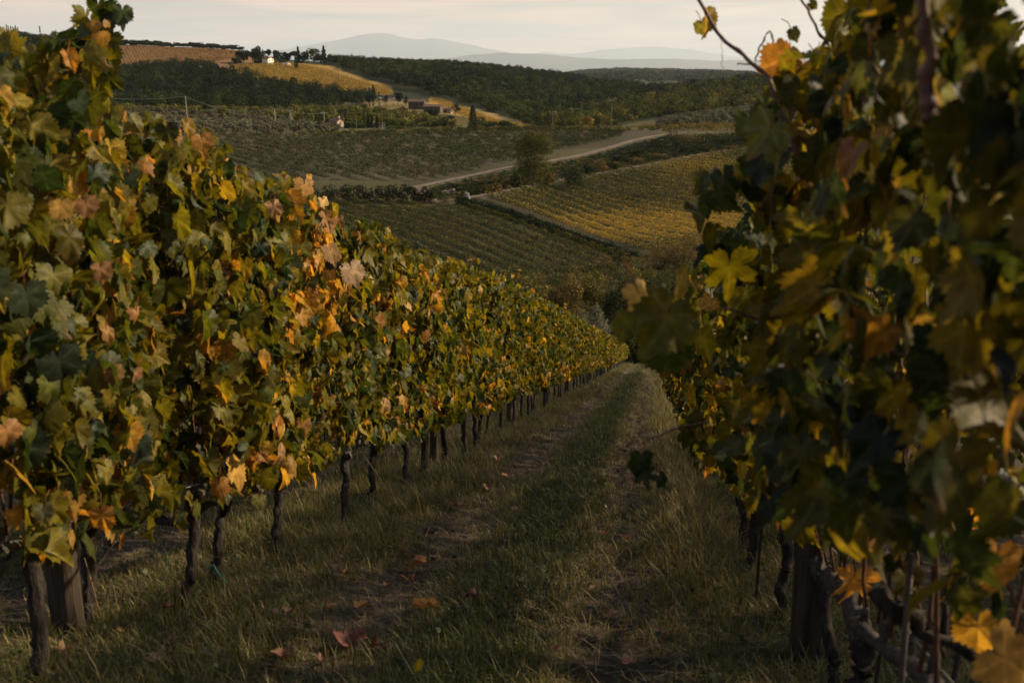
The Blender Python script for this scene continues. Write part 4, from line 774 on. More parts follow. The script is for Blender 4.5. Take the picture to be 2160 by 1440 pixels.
for i_, (kind, px, top, base, w, cl, lb) in enumerate((('broad', 512, 106, 126, 26, 'deep', 'dark oak at the far side of the hilltop garden'), ('broad', 530, 100, 125, 28, 'deep', 'dark oak left of the white hilltop house'), ('broad', 544, 97, 122, 20, 'dark', 'tallest dark oak touching the white hilltop house'), ('broad', 584, 106, 127, 20, 'dark', 'round tree right of the white hilltop house'), ('shrub', 596, 122, 134, 14, 'mid', 'round green bush below the white hilltop house'),
        ('umbrella', 622, 107, 131, 24, 'dark', 'pine with layered crown on the hilltop'), ('conifer', 628, 102, 131, 12, 'deep', 'spiky conifer behind the layered pine'), ('broad', 638, 110, 131, 18, 'dark', 'rounded tree right of the layered pine'), ('poplar', 662, 106, 131, 20, 'mid', 'pale-trunked feathery tree on the hilltop'), ('conifer', 682, 100, 133, 15, 'dark', 'tallest conifer at the end of the hilltop tree line'), ('broad', 674, 115, 133, 16, 'dark', 'low tree left of the tallest hilltop conifer'), ('broad', 606, 110, 128, 18, 'deep', 'dark tree between house and layered pine'), ('shrub', 500, 118, 128, 18, 'mid', 'pale green garden bush at the field edge'), ('shrub', 548, 118, 127, 20, 'mid', 'garden bush in front of the white hilltop house'), ('shrub', 572, 121, 128, 14, 'olive', 'low garden bush under the white front wall'))):
    ptree(kind, px, top-3, base, 980 if kind == 'shrub' else 992, w*1.35, cl, lb, 'tree' if kind != 'shrub' else 'bush', 'hilltop trees round the white house', 700, 'bush' if kind == 'shrub' else 'tree', .75)
for i_, (px, top, base, Y, w, cl, lb) in enumerate(((812, 196, 212, 685, 16, 'dark', 'bushy tree behind the parked cars'), (838, 192, 212, 690, 28, 'deep', 'dark rounded tree left of the stone farmhouse'), (856, 198, 214, 680, 16, 'mid', 'small tree touching the stone farmhouse'), (840, 236, 258, 560, 18, 'deep', 'dark tree below the striped vine plot'), (868, 246, 262, 540, 26, 'mid', 'green tree near the small striped vine plot'), (895, 250, 272, 500, 24, 'brown', 'brownish tree left of the second striped vine plot'), (960, 214, 236, 640, 22, 'mid', 'round tree at the end of the farm buildings'), (912, 230, 246, 600, 30, 'deep', 'dark hedge tree under the farm buildings'), (945, 240, 252, 590, 26, 'dark', 'spreading dark bush above the second striped vine plot'), (1030, 262, 284, 410, 30, 'mid', 'greyish bush behind the plateau vineyard, right of the big cypress'), (1055, 266, 284, 410, 24, 'olive', 'small bush behind the plateau vineyard'), (1240, 240, 276, 470, 34, 'gold', 'golden autumn tree at the foot of the wooded slope'), (1265, 235, 268, 560, 22, 'gold', 'second golden autumn tree at the foot of the wooded slope'), (1215, 246, 276, 480, 26, 'olive', 'olive tree left of the golden autumn tree'), (690, 246, 262, 520, 18, 'dark', 'dark bush left of the stone cottage'))):
    ptree('broad', px, top, None, Y, w, cl, lb, 'tree', 'trees round the farm', 500, 'tree', .019*w*Y/F*2+.12)

# olive groves: copies of five trees
def olive_proto(seed):
    rng = np.random.default_rng(seed); P, Nn = crown_pts('olive', 330, rng); P = P*[4.9, 4.9, 4.2]; mb = MB()
    cards(mb, P, Nn, rng.uniform(.22, .42, 330), np.array(FOL['silver'])*np.array([1.0, .95, .86])*rng.uniform(.6, 1.4, (330, 1)), rng)
    me = mb.build('crown', M['tree_leaf']); mb = MB(); mb.tube([(0, 0, -.4), (.1, 0, .6), (0, .1, 1.9)], [.26, .2, .14], 7, .15, seed); tr = mb.build('trunk', M['trunk'], None, True)
    return me, tr
OP = [olive_proto(s) for s in range(5)]
def grove(poly, Y0_, Y1_, sp, label, group, seed, hs=1.):
    rng = np.random.default_rng(seed); n = 0
    xs = np.arange(-420, 420, sp)
    for Y in np.arange(Y0_, Y1_, sp):
        for X in xs:
            x, y = X+rng.uniform(-1, 1)*sp*.25+(Y*.35 % sp), Y+rng.uniform(-1, 1)*sp*.25; z = float(terr(x, y)); a_, b_ = pix(np.array([x, y, z]))
            if not inpoly(np.array([a_]), np.array([b_]), poly)[0]: continue
            cr_, tr_ = OP[rng.integers(5)]; e = empty('olive_tree', (x, y, z), label, 'olive tree', group); e.rotation_euler[2] = rng.uniform(0, 6.28); s = rng.uniform(.75, 1.15)*hs; e.scale = (s, s, s*rng.uniform(.9, 1.1))
            for src in (cr_, tr_): c_ = src.copy(); COL.objects.link(c_); c_.parent = e
            n += 1
    return n
n_l = grove([(200, 268), (300, 238), (420, 242), (560, 255), (640, 266), (720, 278), (700, 288), (560, 286), (430, 292), (300, 300), (200, 300)], 395, 530, 7.4, 'silvery grey olive tree in the grove along the power line', 'olive grove along the power line', 1)
n_r = grove([(1385, 262), (1440, 254), (1560, 236), (1640, 226), (1760, 215), (1760, 262), (1560, 266), (1400, 272)], 455, 610, 8.2, 'silvery grey olive tree in the grove below the shaded wood', 'olive grove below the shaded wood', 2, 1.15)
for a_, b_ in OP:
    for o_ in (a_, b_): bpy.data.objects.remove(o_)

# the woods: masses nobody could count
_g = np.random.default_rng(77)
WT = [(crown_pts('wood', 150, _g)) for _ in range(10)]
def wood(name, label, poly, Y0_, Y1_, sp, h, w, cols, seed, pmin=None, hcol=None, ncards=150, cs=.6, upx=None, lowz=.0):
    rng = np.random.default_rng(seed); ux = np.array(upx if upx else [min(q[0] for q in poly), max(q[0] for q in poly)]); ux = (ux-1080)/F
    xs = np.arange(ux[0]*Y1_ if ux[0] < 0 else ux[0]*Y0_, (ux[1]*Y1_ if ux[1] > 0 else ux[1]*Y0_)+sp, sp); ys = np.arange(Y0_, Y1_, sp)
    X, Y = np.meshgrid(xs, ys); X = X + rng.uniform(-.45, .45, X.shape)*sp; Y = Y + rng.uniform(-.45, .45, Y.shape)*sp; X, Y = X.ravel(), Y.ravel()
    Z = terr(X, Y); H = h*rng.uniform(.5, 1.25, len(X))*(1+.25*fbm(X*.012, Y*.012, seed)); a_, b_ = pix(np.stack([X, Y, Z], -1)); _, top = pix(np.stack([X, Y, Z+H], -1))
    ok = inpoly(a_, b_, poly)
    mbin = np.full(600, 2000.); bi = np.clip(((a_+700)/6).astype(int), 0, 599)          # leave out trees wholly behind nearer ground or trees
    gy = np.exp(np.linspace(math.log(150), math.log(Y1_), 160)); gu = (np.arange(600)*6-700+3-1080)/F/1.015
    gx = gu[None]*gy[:, None]; _, gpy = pix(np.stack([gx, np.broadcast_to(gy[:, None], gx.shape), terr(gx, np.broadcast_to(gy[:, None], gx.shape))], -1)); run = np.minimum.accumulate(gpy, 0)
    yi = np.clip(np.searchsorted(gy, Y*.985)-1, 0, 159); ok &= top < run[yi, bi]+1
    X, Y, Z, H = X[ok], Y[ok], Z[ok], H[ok]; n = len(X); W_ = w*rng.uniform(.8, 1.3, n); kk = rng.integers(0, 10, n)
    pal = np.array([FOL[c_] for c_ in cols]); cn = fbm(X*.015, Y*.015, seed+5); ci = np.clip(((rng.random(n)*.5+.5*(cn*1.3+.5))*len(cols)).astype(int), 0, len(cols)-1); base = pal[ci]*rng.uniform(.55, 1.5, (n, 1))*np.array([1.0, 1.0, .9])
    mb = MB()
    for k in range(10):
        s = np.nonzero(kk == k)[0]
        if not len(s): continue
        P, Nn = WT[k]; P = P[:ncards]; Nn = Nn[:ncards]; an = rng.uniform(0, 6.283, len(s)); ca, sa = np.cos(an)[:, None], np.sin(an)[:, None]
        rot = lambda Q: np.stack([Q[None, :, 0]*ca-Q[None, :, 1]*sa, Q[None, :, 0]*sa+Q[None, :, 1]*ca, np.broadcast_to(Q[None, :, 2], (len(s), len(Q)))], -1)
        Pp = rot(P); Pp = Pp*np.stack([W_[s], W_[s], H[s]], -1)[:, None] + np.stack([X[s], Y[s], Z[s]-lowz*H[s]], -1)[:, None]
        m_ = len(P); cards(mb, Pp.reshape(-1, 3), rot(Nn).reshape(-1, 3), np.repeat(W_[s]/w, m_)*cs*rng.uniform(.7, 1.3, m_*len(s)), np.repeat(base[s], m_, 0)*rng.uniform(.85, 1.17, (m_*len(s), 1)), rng)
    o = mb.build(name, M['tree_leaf']); tag(o, label, 'woodland', kind='stuff'); return n
cnt = {}
cnt['left'] = wood('woodland', 'dark oak wood clothing the slope under the golden field', [(120, 170), (250, 152), (300, 146), (360, 143), (430, 144), (480, 156), (540, 170), (600, 182), (660, 194), (720, 204), (790, 212), (790, 222), (720, 228), (640, 236), (480, 246), (300, 244), (120, 244)], 640, 960, 7.0, 11.5, 8.6, ['deep', 'dark', 'dark', 'mid'], 11, cs=.5, lowz=.12)
cnt['scrub'] = wood('thicket', 'lighter green thicket between the olive grove and the dark wood', [(150, 226), (500, 240), (720, 232), (840, 240), (930, 262), (980, 278), (860, 282), (720, 276), (640, 266), (520, 248), (300, 236), (150, 240)], 475, 650, 5.6, 6.0, 6.6, ['mid', 'olive', 'olive', 'olive'], 12, cs=.5, lowz=.18)
cnt['right'] = wood('woodland', 'great dark green forest covering the far hill', [(690, 132), (760, 158), (830, 184), (905, 202), (960, 214), (1040, 240), (1128, 271), (1180, 262), (1300, 226), (1420, 206), (1500, 198), (1720, 196), (1720, 110), (686, 100)], 600, 1640, 9.0, 10.5, 10.5, ['deep', 'dark', 'dark', 'mid', 'mid'], 13, cs=.66, lowz=.15)
cnt['mid'] = wood('thicket', 'grey-green bushes between the lone cypress and the golden strip', [(1004, 258), (1060, 272), (1128, 278), (1128, 284), (1004, 284)], 405, 620, 3.6, 3.6, 4.2, ['mid', 'olive', 'dark'], 22, cs=.3, ncards=90)
cnt['slope'] = wood('woodland', 'lighter green wood on the low slope above the olive grove', [(1130, 276), (1280, 272), (1420, 246), (1560, 236), (1640, 226), (1840, 212), (2250, 205), (2250, 130), (1840, 150), (1500, 186), (1300, 222), (1160, 256)], 500, 960, 6.8, 9.5, 8, ['mid', 'olive', 'mid', 'olive', 'mid'], 14, cs=.48, lowz=.12)
cnt['topleft'] = wood('woodland', 'bluish wood on the ridge above the near left vines', [(-400, 60), (150, 60), (205, 92), (205, 150), (100, 180), (-400, 190)], 900, 1500, 8.6, 12, 10, ['deep', 'dark', 'dark'], 15, cs=.85, lowz=.12)
cnt['ridge'] = wood('treeline', 'thin line of bushes along the ridge of the brown field', [(205, 84), (300, 86), (420, 96), (520, 106), (520, 110), (420, 103), (300, 99), (205, 96)], 1160, 1300, 9, 5.5, 9, ['deep', 'dark'], 16, cs=.8)
cnt['blue'] = wood('woodland', 'hazy blue wooded ridge far beyond the forest', [(1080, 176), (1120, 140), (1900, 140), (1900, 190), (1080, 190)], 3000, 9800, 62, 30, 74, ['deep', 'dark', 'mid'], 17, cs=4.2, lowz=.12, ncards=80)
cnt['bank'] = wood('scrub', 'low rough scrub on the bank between gravel road and field path', [(905, 420), (910, 402), (1004, 378), (1094, 360), (1164, 349), (1230, 337), (1299, 318), (1362, 301), (1400, 292), (1640, 279), (1640, 302), (1500, 322), (1300, 358), (1130, 388), (1000, 412), (940, 428)], 230, 380, 1.5, 1.2, 2.1, ['brown', 'mid', 'dark', 'dark'], 18, ncards=40, cs=.15)
cnt['hedge'] = wood('scrub', 'long grass and brambles along the hedge between the vineyards', [(965, 426), (1000, 424), (1060, 444), (1180, 484), (1345, 536), (1335, 556), (1240, 524), (1150, 494), (1060, 462), (990, 444)], 185, 245, 1.5, .8, 1.6, ['dark', 'mid', 'olive'], 19, ncards=40, cs=.13)
cnt['valley'] = wood('thicket', 'tangled thicket filling the valley bottom', [(900, 640), (1040, 610), (1340, 552), (1480, 520), (1560, 540), (1560, 720), (1280, 760), (1000, 740)], 112, 186, 2.3, 2.6, 3.2, ['olive', 'brown', 'mid', 'dark'], 20, ncards=95, cs=.15)
cnt['edge'] = wood('scrub', 'rough bushes along the far edge of the plateau vineyard', [(640, 283), (900, 276), (1100, 272), (1330, 274), (1560, 270), (1560, 276), (1300, 281), (1100, 279), (900, 284), (640, 290)], 385, 440, 4.5, 1.8, 3.6, ['brown', 'olive', 'mid'], 21, ncards=60, cs=.25)
print('woods', cnt, 'olives', n_l, n_r)

# ------------------------------------------------------------------ the vineyards across the valley: every row an object
def vine_field(poly, d2, sp, label, group, seed, per_m=12, h0=.45, h1=1.95, wid=.28, colf=None, gaps=0., size=.13, name='vine_row', soft=True):
    rng = np.random.default_rng(seed); d2 = np.asarray(d2, float)/np.linalg.norm(d2); n2_ = np.array([-d2[1], d2[0]]); c0 = poly[:, :2].mean(0)
    s = (poly[:, :2]-c0)@n2_; l = (poly[:, :2]-c0)@d2; nrow = 0
    for off in np.arange(s.min()+.5, s.max(), sp):
        L = l.max()-l.min(); n = int(L*per_m); a_ = l.min()+rng.random(n)*L
        xy = c0 + a_[:, None]*d2 + off*n2_; ok = inpoly(xy[:, 0], xy[:, 1], poly)
        if gaps: ok &= (noise2(a_*.45, a_*0+off*3.1, seed) + .25*rng.random(n)) > gaps-1
        if ok.sum() < 60: continue
        a_, xy = a_[ok], xy[ok]; n = len(a_); hs = 1+.14*noise2(a_*.8, a_*0+off, seed+1); h = h0 + (h1-h0)*rng.random(n)*hs
        fi = rng.uniform(-.55, np.pi+.55, n); rad_ = rng.uniform(.75, 1.12, n)*(1+.22*noise2(a_*1.1, a_*0+off, seed+2)); hm = (h0+h1)/2; hr_ = (h1-h0)/2
        cross = np.cos(fi)*wid*rad_; h = (hm + np.sin(fi)*hr_*rad_)*hs; P = np.concatenate([xy + cross[:, None]*n2_, h[:, None]], 1); P[:, 2] += terr(xy[:, 0], xy[:, 1])
        Nn = rng.normal(size=(n, 3))*.38 + np.concatenate([np.cos(fi)[:, None]*n2_, np.sin(fi)[:, None]], 1)
        mb = MB(); b_ = np.array([*xy[0], float(terr(*xy[0]))]); cards(mb, P-b_, Nn, size*rng.uniform(.7, 1.4, n), colf(P, h, rng), rng, 1.15)
        o = mb.build(name, M['far_leaf']); o.location = b_; tag(o, label, 'vine row', group); nrow += 1
    return nrow
hd = gp(1340, 545)-gp(1006, 428)
ysp = gp(1385, 486)[:2]; ysp2 = gp(1520, 360)[:2]
FG = np.array([(.016, .032, .009), (.024, .042, .010), (.038, .054, .011), (.060, .070, .013), (.095, .094, .016)])
def col_terrace(P, h, rng):
    n = len(P); d1 = np.exp(-np.sum(((P[:, :2]-ysp)/[25, 15])**2, 1)); d2_ = np.exp(-np.sum(((P[:, :2]-ysp2)/[20, 16])**2, 1))
    pr = np.clip(.10 + 1.35*d1 + .40*d2_ + .26*fbm(P[:, 0]*.09, P[:, 1]*.09, 71) + .10*(h > 1.5), 0, .96); r = rng.random(n); c_ = FG[rng.integers(0, 5, n)]*rng.uniform(.8, 1.2, (n, 1))
    y_ = r < pr; w_ = rng.random(n)[:, None]; c_[y_] = (np.array((.50, .38, .045))*(1-w_)+np.array((.54, .33, .05))*w_)[y_]*rng.uniform(.7, 1.15, (y_.sum(), 1)); return c_
def col_lower(P, h, rng):
    n = len(P); pr = np.clip(.09 + .20*fbm(P[:, 0]*.07, P[:, 1]*.07, 72) + .14*(h > 1.5), 0, .8); c_ = FG[rng.integers(0, 5, n)]*rng.uniform(.8, 1.2, (n, 1)); y_ = rng.random(n) < pr
    c_[y_] = np.array((.24, .155, .030))*rng.uniform(.6, 1.2, (y_.sum(), 1)); return c_
def col_plateau(P, h, rng):
    n = len(P); c_ = FG[np.clip(rng.normal(1.9, 1.1, n).astype(int), 0, 4)]*1.0; y_ = rng.random(n) < np.clip(.05+.25*fbm(P[:, 0]*.04, P[:, 1]*.04, 73)+.10*sstep(370, 410, P[:, 1]), 0, .5)
    c_[y_] = np.array((.22, .12, .032))*rng.uniform(.6, 1.2, (y_.sum(), 1)); return c_
pd = gp(880, 366)-gp(620, 312)
nr = (vine_field(FP['terrace'], hd[:2], 4.3, 'green and golden vine row of the terraced vineyard below the field path', 'vine rows of the golden terraced vineyard', 1, 78, wid=.48, size=.13, h0=.40, h1=1.85, colf=col_terrace),
      vine_field(FP['lower'], hd[:2], 3.7, 'dark green vine row of the lower vineyard, left of the hedge', 'vine rows of the lower green vineyard', 2, 78, wid=.48, size=.13, h0=.40, h1=1.85, colf=col_lower),
      vine_field(FP['plateau'], pd[:2], 4.6, 'patchy dark green vine row on the plateau above the gravel road', 'vine rows of the plateau vineyard', 3, 52, .3, 1.9, .58, col_plateau, .72, .17))
def gold_col(P, h, rng):
    w_ = rng.random((len(P), 1)); return (np.array((.33, .215, .038))*(1-w_)+np.array((.19, .14, .03))*w_)*rng.uniform(.7, 1.2, (len(P), 1))
def pale_col(P, h, rng): return np.array((.27, .20, .075))*rng.uniform(.6, 1.2, (len(P), 1))
for q, (pl, dr, lb, gr) in enumerate(((((806, 224), (862, 226), (878, 242), (846, 244), (808, 236)), ((830, 226), (872, 243)), 'pale gold vine row of the striped plot under the farm buildings', 'vine rows of the striped plot under the farm'),
                        (((908, 250), (985, 250), (992, 262), (940, 266)), ((930, 251), (975, 264)), 'pale gold vine row of the striped plot beside the big cypress', 'vine rows of the striped plot by the cypress'))):
    P_ = gps(pl, Ymin=430); v_ = gp(*dr[1], Ymin=430)-gp(*dr[0], Ymin=430); vine_field(P_, v_[:2], 3.4, lb, gr, 30+q, 7, .3, 1.7, .3, pale_col, 0, .25)
# the far golden and brown fields: their vines read as one texture
def mass_field(name, label, poly, Ymin, sp, size, colf, seed, per=6., dirpx=None):
    P3 = gps(poly, Ymin=Ymin); rng = np.random.default_rng(seed); v = gp(*dirpx[1], Ymin=Ymin)-gp(*dirpx[0], Ymin=Ymin); d2 = v[:2]/np.linalg.norm(v[:2]); n2_ = np.array([-d2[1], d2[0]]); c0 = P3[:, :2].mean(0)
    s = (P3[:, :2]-c0)@n2_; l = (P3[:, :2]-c0)@d2; mb = MB()
    for off in np.arange(s.min(), s.max(), sp):
        L = l.max()-l.min(); n = int(L*per); a_ = l.min()+rng.random(n)*L; xy = c0+a_[:, None]*d2+off*n2_; ok = inpoly(xy[:, 0], xy[:, 1], P3); xy = xy[ok]; n = len(xy)
        if n < 5: continue
        h = rng.uniform(.4, 1.9, n); P = np.concatenate([xy+rng.normal(size=(n, 1))*.3*n2_, (h+terr(xy[:, 0], xy[:, 1]))[:, None]], 1)
        cards(mb, P, rng.normal(size=(n, 3))+[0, 0, .5], size*rng.uniform(.7, 1.4, n), colf(P, h, rng), rng)
    tag(mb.build(name, M['far_leaf']), label, 'vineyard', kind='stuff')
mass_field('golden_vineyard', 'golden vineyard slope below the white hilltop house', [(468, 152), (500, 140), (600, 133), (690, 150), (820, 190), (830, 200), (760, 196), (640, 186), (540, 172)], 700, 2.7, .42, gold_col, 5, 4.5, ((560, 142), (760, 182)))
mass_field('brown_vineyard', 'rust brown vineyard on the broad hill top left of the house', [(205, 98), (300, 100), (420, 106), (505, 112), (500, 124), (430, 134), (330, 150), (205, 156)], 880, 3.0, .5, lambda P, h, rng: np.array((.20, .115, .042))*rng.uniform(.45, 1.3, (len(P), 1)), 6, 2.2, ((300, 104), (330, 146)))
mass_field('golden_vineyard', 'narrow golden strip of vines running down to the lone cypress', [(900, 208), (930, 212), (1010, 240), (1125, 271), (1060, 272), (985, 250), (960, 240)], 430, 2.6, .3, gold_col, 7, 6, ((930, 216), (1090, 268)))
mass_field('plateau_edge_vines', 'low yellowing vines along the far edge beside the olive grove', [(1330, 271), (1420, 262), (1560, 266), (1640, 268), (1640, 276), (1400, 278)], 385, 2.8, .22, lambda P, h, rng: np.array((.16, .11, .025))*rng.uniform(.5, 1.4, (len(P), 1)), 8, 5, ((1340, 274), (1600, 272)))

# ------------------------------------------------------------------ roads and paths: thin sheets laid over the ground
def ribbon(name, label, pts, w, lift=.10, n=160, mat_=None, Ymin=140):
    P = gps(pts, Ymin=Ymin); k = np.linspace(0, len(P)-1, n); xy = np.stack([np.interp(k, np.arange(len(P)), P[:, j]) for j in (0, 1)], -1)
    for _ in range(6): xy[1:-1] = (xy[:-2]+2*xy[1:-1]+xy[2:])/4
    T_ = nrm(np.gradient(xy, axis=0)); Nn = np.stack([-T_[:, 1], T_[:, 0]], -1); V = []
    ww = w*(1+.12*noise2(np.arange(n)*.3, np.zeros(n), 4))
    for f in (-.5, -.17, .17, .5): q = xy + Nn*(ww*f)[:, None]; V.append(np.concatenate([q, (terr(q[:, 0], q[:, 1])+lift-(.06 if abs(f) == .5 else 0))[:, None]], 1))
    V = np.stack(V, 1); i = (np.arange(n-1)[:, None]*4+np.arange(3)[None]).ravel()
    tag(mk(name, V.reshape(-1, 3), [np.stack([i, i+1, i+5, i+4], -1)], mat_ or M['road'], None, None, True), label, 'road', kind='structure')
ribbon('gravel_road', 'pale gravel road climbing past the lone tree', [(870, 396), (900, 390), (1004, 368), (1094, 350), (1164, 339), (1230, 327), (1299, 308), (1362, 291), (1400, 284), (1460, 280), (1560, 274), (1650, 270)], 2.7, .16, 220)
ribbon('field_path', 'narrow pale path along the top of the terraced vineyard', [(905, 428), (960, 421), (1000, 415), (1130, 391), (1300, 359), (1500, 322), (1640, 302)], 2.4, .14, 200)
ribbon('farm_track', 'short track linking gravel road and field path', [(880, 398), (900, 414), (910, 428)], 3.0, .2, 40)
ribbon('farm_drive', 'sandy drive curving to the farm buildings', [(735, 222), (765, 217), (797, 209), (835, 210), (870, 214)], 5.5, .35, 60, Ymin=560)
ribbon('ridge_path', 'white path along the top of the brown field', [(222, 94), (270, 96), (340, 101)], 5.0, .5, 40, Ymin=1000)

# ------------------------------------------------------------------ buildings
def hbox(mb, w, d, z0, z1, cx=0, cy=0): return mb.box(cx-w/2, cx+w/2, cy-d/2, cy+d/2, z0, z1)
def gable(name, px, pbase, Y, w, d, hw, hr, rot, wallm, roofm, label, wins=(), chim=True, cat='house', doorx=None):
    b = at(px, pbase, Y); b[2] = min(b[2], float(terr(b[0], Y))); e = empty(name, b, label, cat); e.rotation_euler[2] = rot
    mb = MB(); V = [(-w/2, -d/2, -1.5), (w/2, -d/2, -1.5), (w/2, d/2, -1.5), (-w/2, d/2, -1.5), (-w/2, -d/2, hw), (w/2, -d/2, hw), (w/2, d/2, hw), (-w/2, d/2, hw), (-w/2, 0, hw+hr), (w/2, 0, hw+hr)]
    mb.add(V, [[(0, 1, 5, 4), (2, 3, 7, 6)], [(1, 2, 6, 9, 5), (3, 0, 4, 8, 7)]]); mb.build('wall', wallm, e)
    mb = MB(); o_ = .45; t_ = .18; sl_ = hr/(d/2)
    for s in (-1, 1):
        y1 = s*(d/2+o_); z1 = hw - o_*sl_ + .04; V = [(-w/2-o_, 0, hw+hr+.04), (w/2+o_, 0, hw+hr+.04), (w/2+o_, y1, z1), (-w/2-o_, y1, z1)]; V = V + [(x, y, z+t_) for x, y, z in V]
        mb.add(V, [[(0, 1, 2, 3), (7, 6, 5, 4), (0, 4, 5, 1), (1, 5, 6, 2), (2, 6, 7, 3), (3, 7, 4, 0)]])
    rf = mb.build('roof', roofm, e)
    if chim: mb = MB(); mb.box(w*.2, w*.2+.8, -.4, .4, hw+hr*.4, hw+hr+1.0); mb.box(w*.2-.1, w*.2+.9, -.5, .5, hw+hr+1.0, hw+hr+1.15); mb.build('chimney', wallm, rf)
    for (face, x, z, ww, wh) in wins:
        mb = MB(); f2 = MB()
        if face == 'f': mb.box(x-ww/2, x+ww/2, -d/2-.06, -d/2-.01, z, z+wh); f2.box(x-ww/2-.12, x+ww/2+.12, -d/2-.14, -d/2-.065, z-.15, z)
        else: mb.box(w/2+.01, w/2+.06, x-ww/2, x+ww/2, z, z+wh); f2.box(w/2+.065, w/2+.14, x-ww/2-.12, x+ww/2+.12, z-.15, z)
        wn_ = mb.build('window', M['pane'], e); f2.build('sill', wallm, wn_)
    if doorx is not None: mb = MB(); mb.box(doorx-.55, doorx+.55, -d/2-.07, -d/2-.012, 0, 2.1); mb.build('door', M['wood'], e)
    return e
gable('hilltop_house', 565, 123, 975, 8.2, 7.0, 4.6, 1.7, math.radians(-38), M['render_white'], M['tiles'], 'white two-storey house with red tiled roof among the hilltop trees', (('f', -2.4, 2.9, .9, 1.2), ('f', 0, 2.9, .9, 1.2), ('f', 2.4, 2.9, .9, 1.2), ('f', -2.4, .7, .9, 1.2), ('f', 2.4, .7, .9, 1.2), ('s', -1.8, 2.9, .9, 1.2), ('s', 1.8, 2.9, .9, 1.2)), True, 'house', 0)
gable('stone_cottage', 711, 268, 470, 4.6, 4.2, 2.7, 1.1, math.radians(-35), M['warmstone'], M['tiles'], 'little sunlit stone cottage beside the umbrella pine and the cypresses', (('f', -1.2, 1.0, .8, 1.1), ('s', 0, 1.0, .8, 1.1)), True, 'cottage', .9)
gable('stone_farmhouse', 881, 219, 665, 10.5, 7, 4.6, 1.2, math.radians(-10), M['stone'], M['tiles'], 'shaded stone farmhouse at the end of the sandy drive', (('f', -3, 2.6, .9, 1.2), ('f', 0, 2.6, .9, 1.2), ('f', 3, 2.6, .9, 1.2)), True, 'farmhouse', -1.2)
gable('stone_barn', 914, 230, 650, 11, 6.5, 3.6, 1.2, math.radians(-14), M['stone'], M['tiles'], 'low stone barn stepping down from the farmhouse', (('f', -3, 1.4, .8, .8), ('f', 2.5, 1.4, .8, .8)), False, 'barn', 0)
gable('farm_shed', 943, 229, 655, 7, 5, 2.2, .9, math.radians(-18), M['warmstone'], M['tiles'], 'small shed with sunlit roof at the end of the farm buildings', (), False, 'shed', 0)
gable('tool_shed', 604, 131, 965, 6.5, 4, 1.8, .5, math.radians(-25), M['render_white'], M['sheetroof'], 'small white roofed shed on the hilltop under the pines', (), False, 'shed', 0)
gable('field_barn', 186, 335, 255, 7.6, 6.0, 3.0, .9, math.radians(-20), M['paleconcrete'], M['sheetroof'], 'grey sheet-roofed barn glimpsed behind the tall left vines', (('f', -2, 1, 1, 1),), False, 'barn', 1.5)
def car(px, py, Y, rot, label):
    b = gp(px, py, Ymin=500); e = empty('parked_car', b+np.array([0, 0, .35]), label, 'car', 'cars parked by the farm drive'); e.rotation_euler[2] = rot; mb = MB()
    prof = [(-2.1, .35), (-2.1, .95), (-1.5, 1.05), (-1.0, 1.5), (.7, 1.52), (1.25, 1.0), (2.05, .88), (2.1, .35)]
    V = [(x, s*.85*(.86 if z > 1.2 else 1), z) for s in (-1, 1) for x, z in prof]; n = 8
    mb.add(V, [[tuple(range(7, -1, -1)), tuple(range(8, 16))], [(k, (k+1) % 8, 8+(k+1) % 8, 8+k) for k in range(8)]]); mb.build('body', M['carpaint'], e)
    for s in (-1, 1):
        mb = MB(); V = [(-.9, s*.80, 1.08), (.95, s*.80, 1.08), (.6, s*.745, 1.44), (-.85, s*.745, 1.44)]; V = [(x, y+s*.06, z) for x, y, z in V]; mb.add(V, [[(0, 1, 2, 3)]]); mb.build('window', M['pane'], e)
        for x in (-1.3, 1.3): mb = MB(); mb.tube([(x, s*.72, .33), (x, s*.92, .33)], .33, 14); mb.build('wheel', M['metal'], e, True)
car(803, 210, 680, .3, 'white car parked at the top of the farm drive by the small cypress'); car(762, 217, 660, .5, 'pale car lower down the sandy farm drive'); car(836, 212, 675, -.2, 'white car parked under the dark rounded tree by the farmhouse')

# ------------------------------------------------------------------ poles, wires, fences, rocks
def pole(px, top, base, Y, label, mat_, arms=0, tri=False, box=False):
    tp = at(px, top, Y); z0 = min(float(terr(tp[0], Y)), at(px, base, Y)[2]); b = np.array([tp[0], Y, z0]); H = tp[2]-z0; e = empty('power_pole', b, label, 'pole', 'power poles'); mb = MB()
    r = max(.13, .00030*Y); mb.tube([(0, 0, -.5), (0, 0, H*.5), (0, 0, H)], [r*1.2, r, r*.8], 8); mb.build('shaft', mat_, e, True)
    for k in range(arms):
        z = H-.25-k*.9; L = 1.25 if not tri else (1.3 if k == 0 else .9); mb = MB(); mb.box(-L, L, -.07, .07, z-.07, z+.07); a_ = mb.build('crossarm', mat_, e)
        for x in (-L+.12, 0, L-.12):
            mb = MB(); mb.tube([(x, 0, z+.07), (x, 0, z+.22), (x, 0, z+.42)], [.04, .07, .05], 6); mb.build('insulator', M['porcelain'], a_, True)
    if box: mb = MB(); mb.box(.15, .6, -.25, .25, H*.5, H*.68); mb.build('transformer', M['paleconcrete'], e)
    return np.array([tp[0], Y, tp[2]])
PA = pole(391, 203, 224, 452, 'pale power pole farthest left, above the leafy left row', M['paleconcrete'])
PB = pole(579, 229, 252, 445, 'plain pale power pole in the middle of the olive grove', M['paleconcrete'])
PC = pole(611.5, 233, 255, 440, 'pale power pole carrying a transformer box', M['paleconcrete'], 1, box=True)
PD = pole(683.5, 238, 264, 468, 'power pole with one wide crossarm left of the stone cottage', M['paleconcrete'], 1)
PE = pole(751.5, 256, 280, 425, 'thin bare pole in front of the umbrella pine', M['darkpole'])
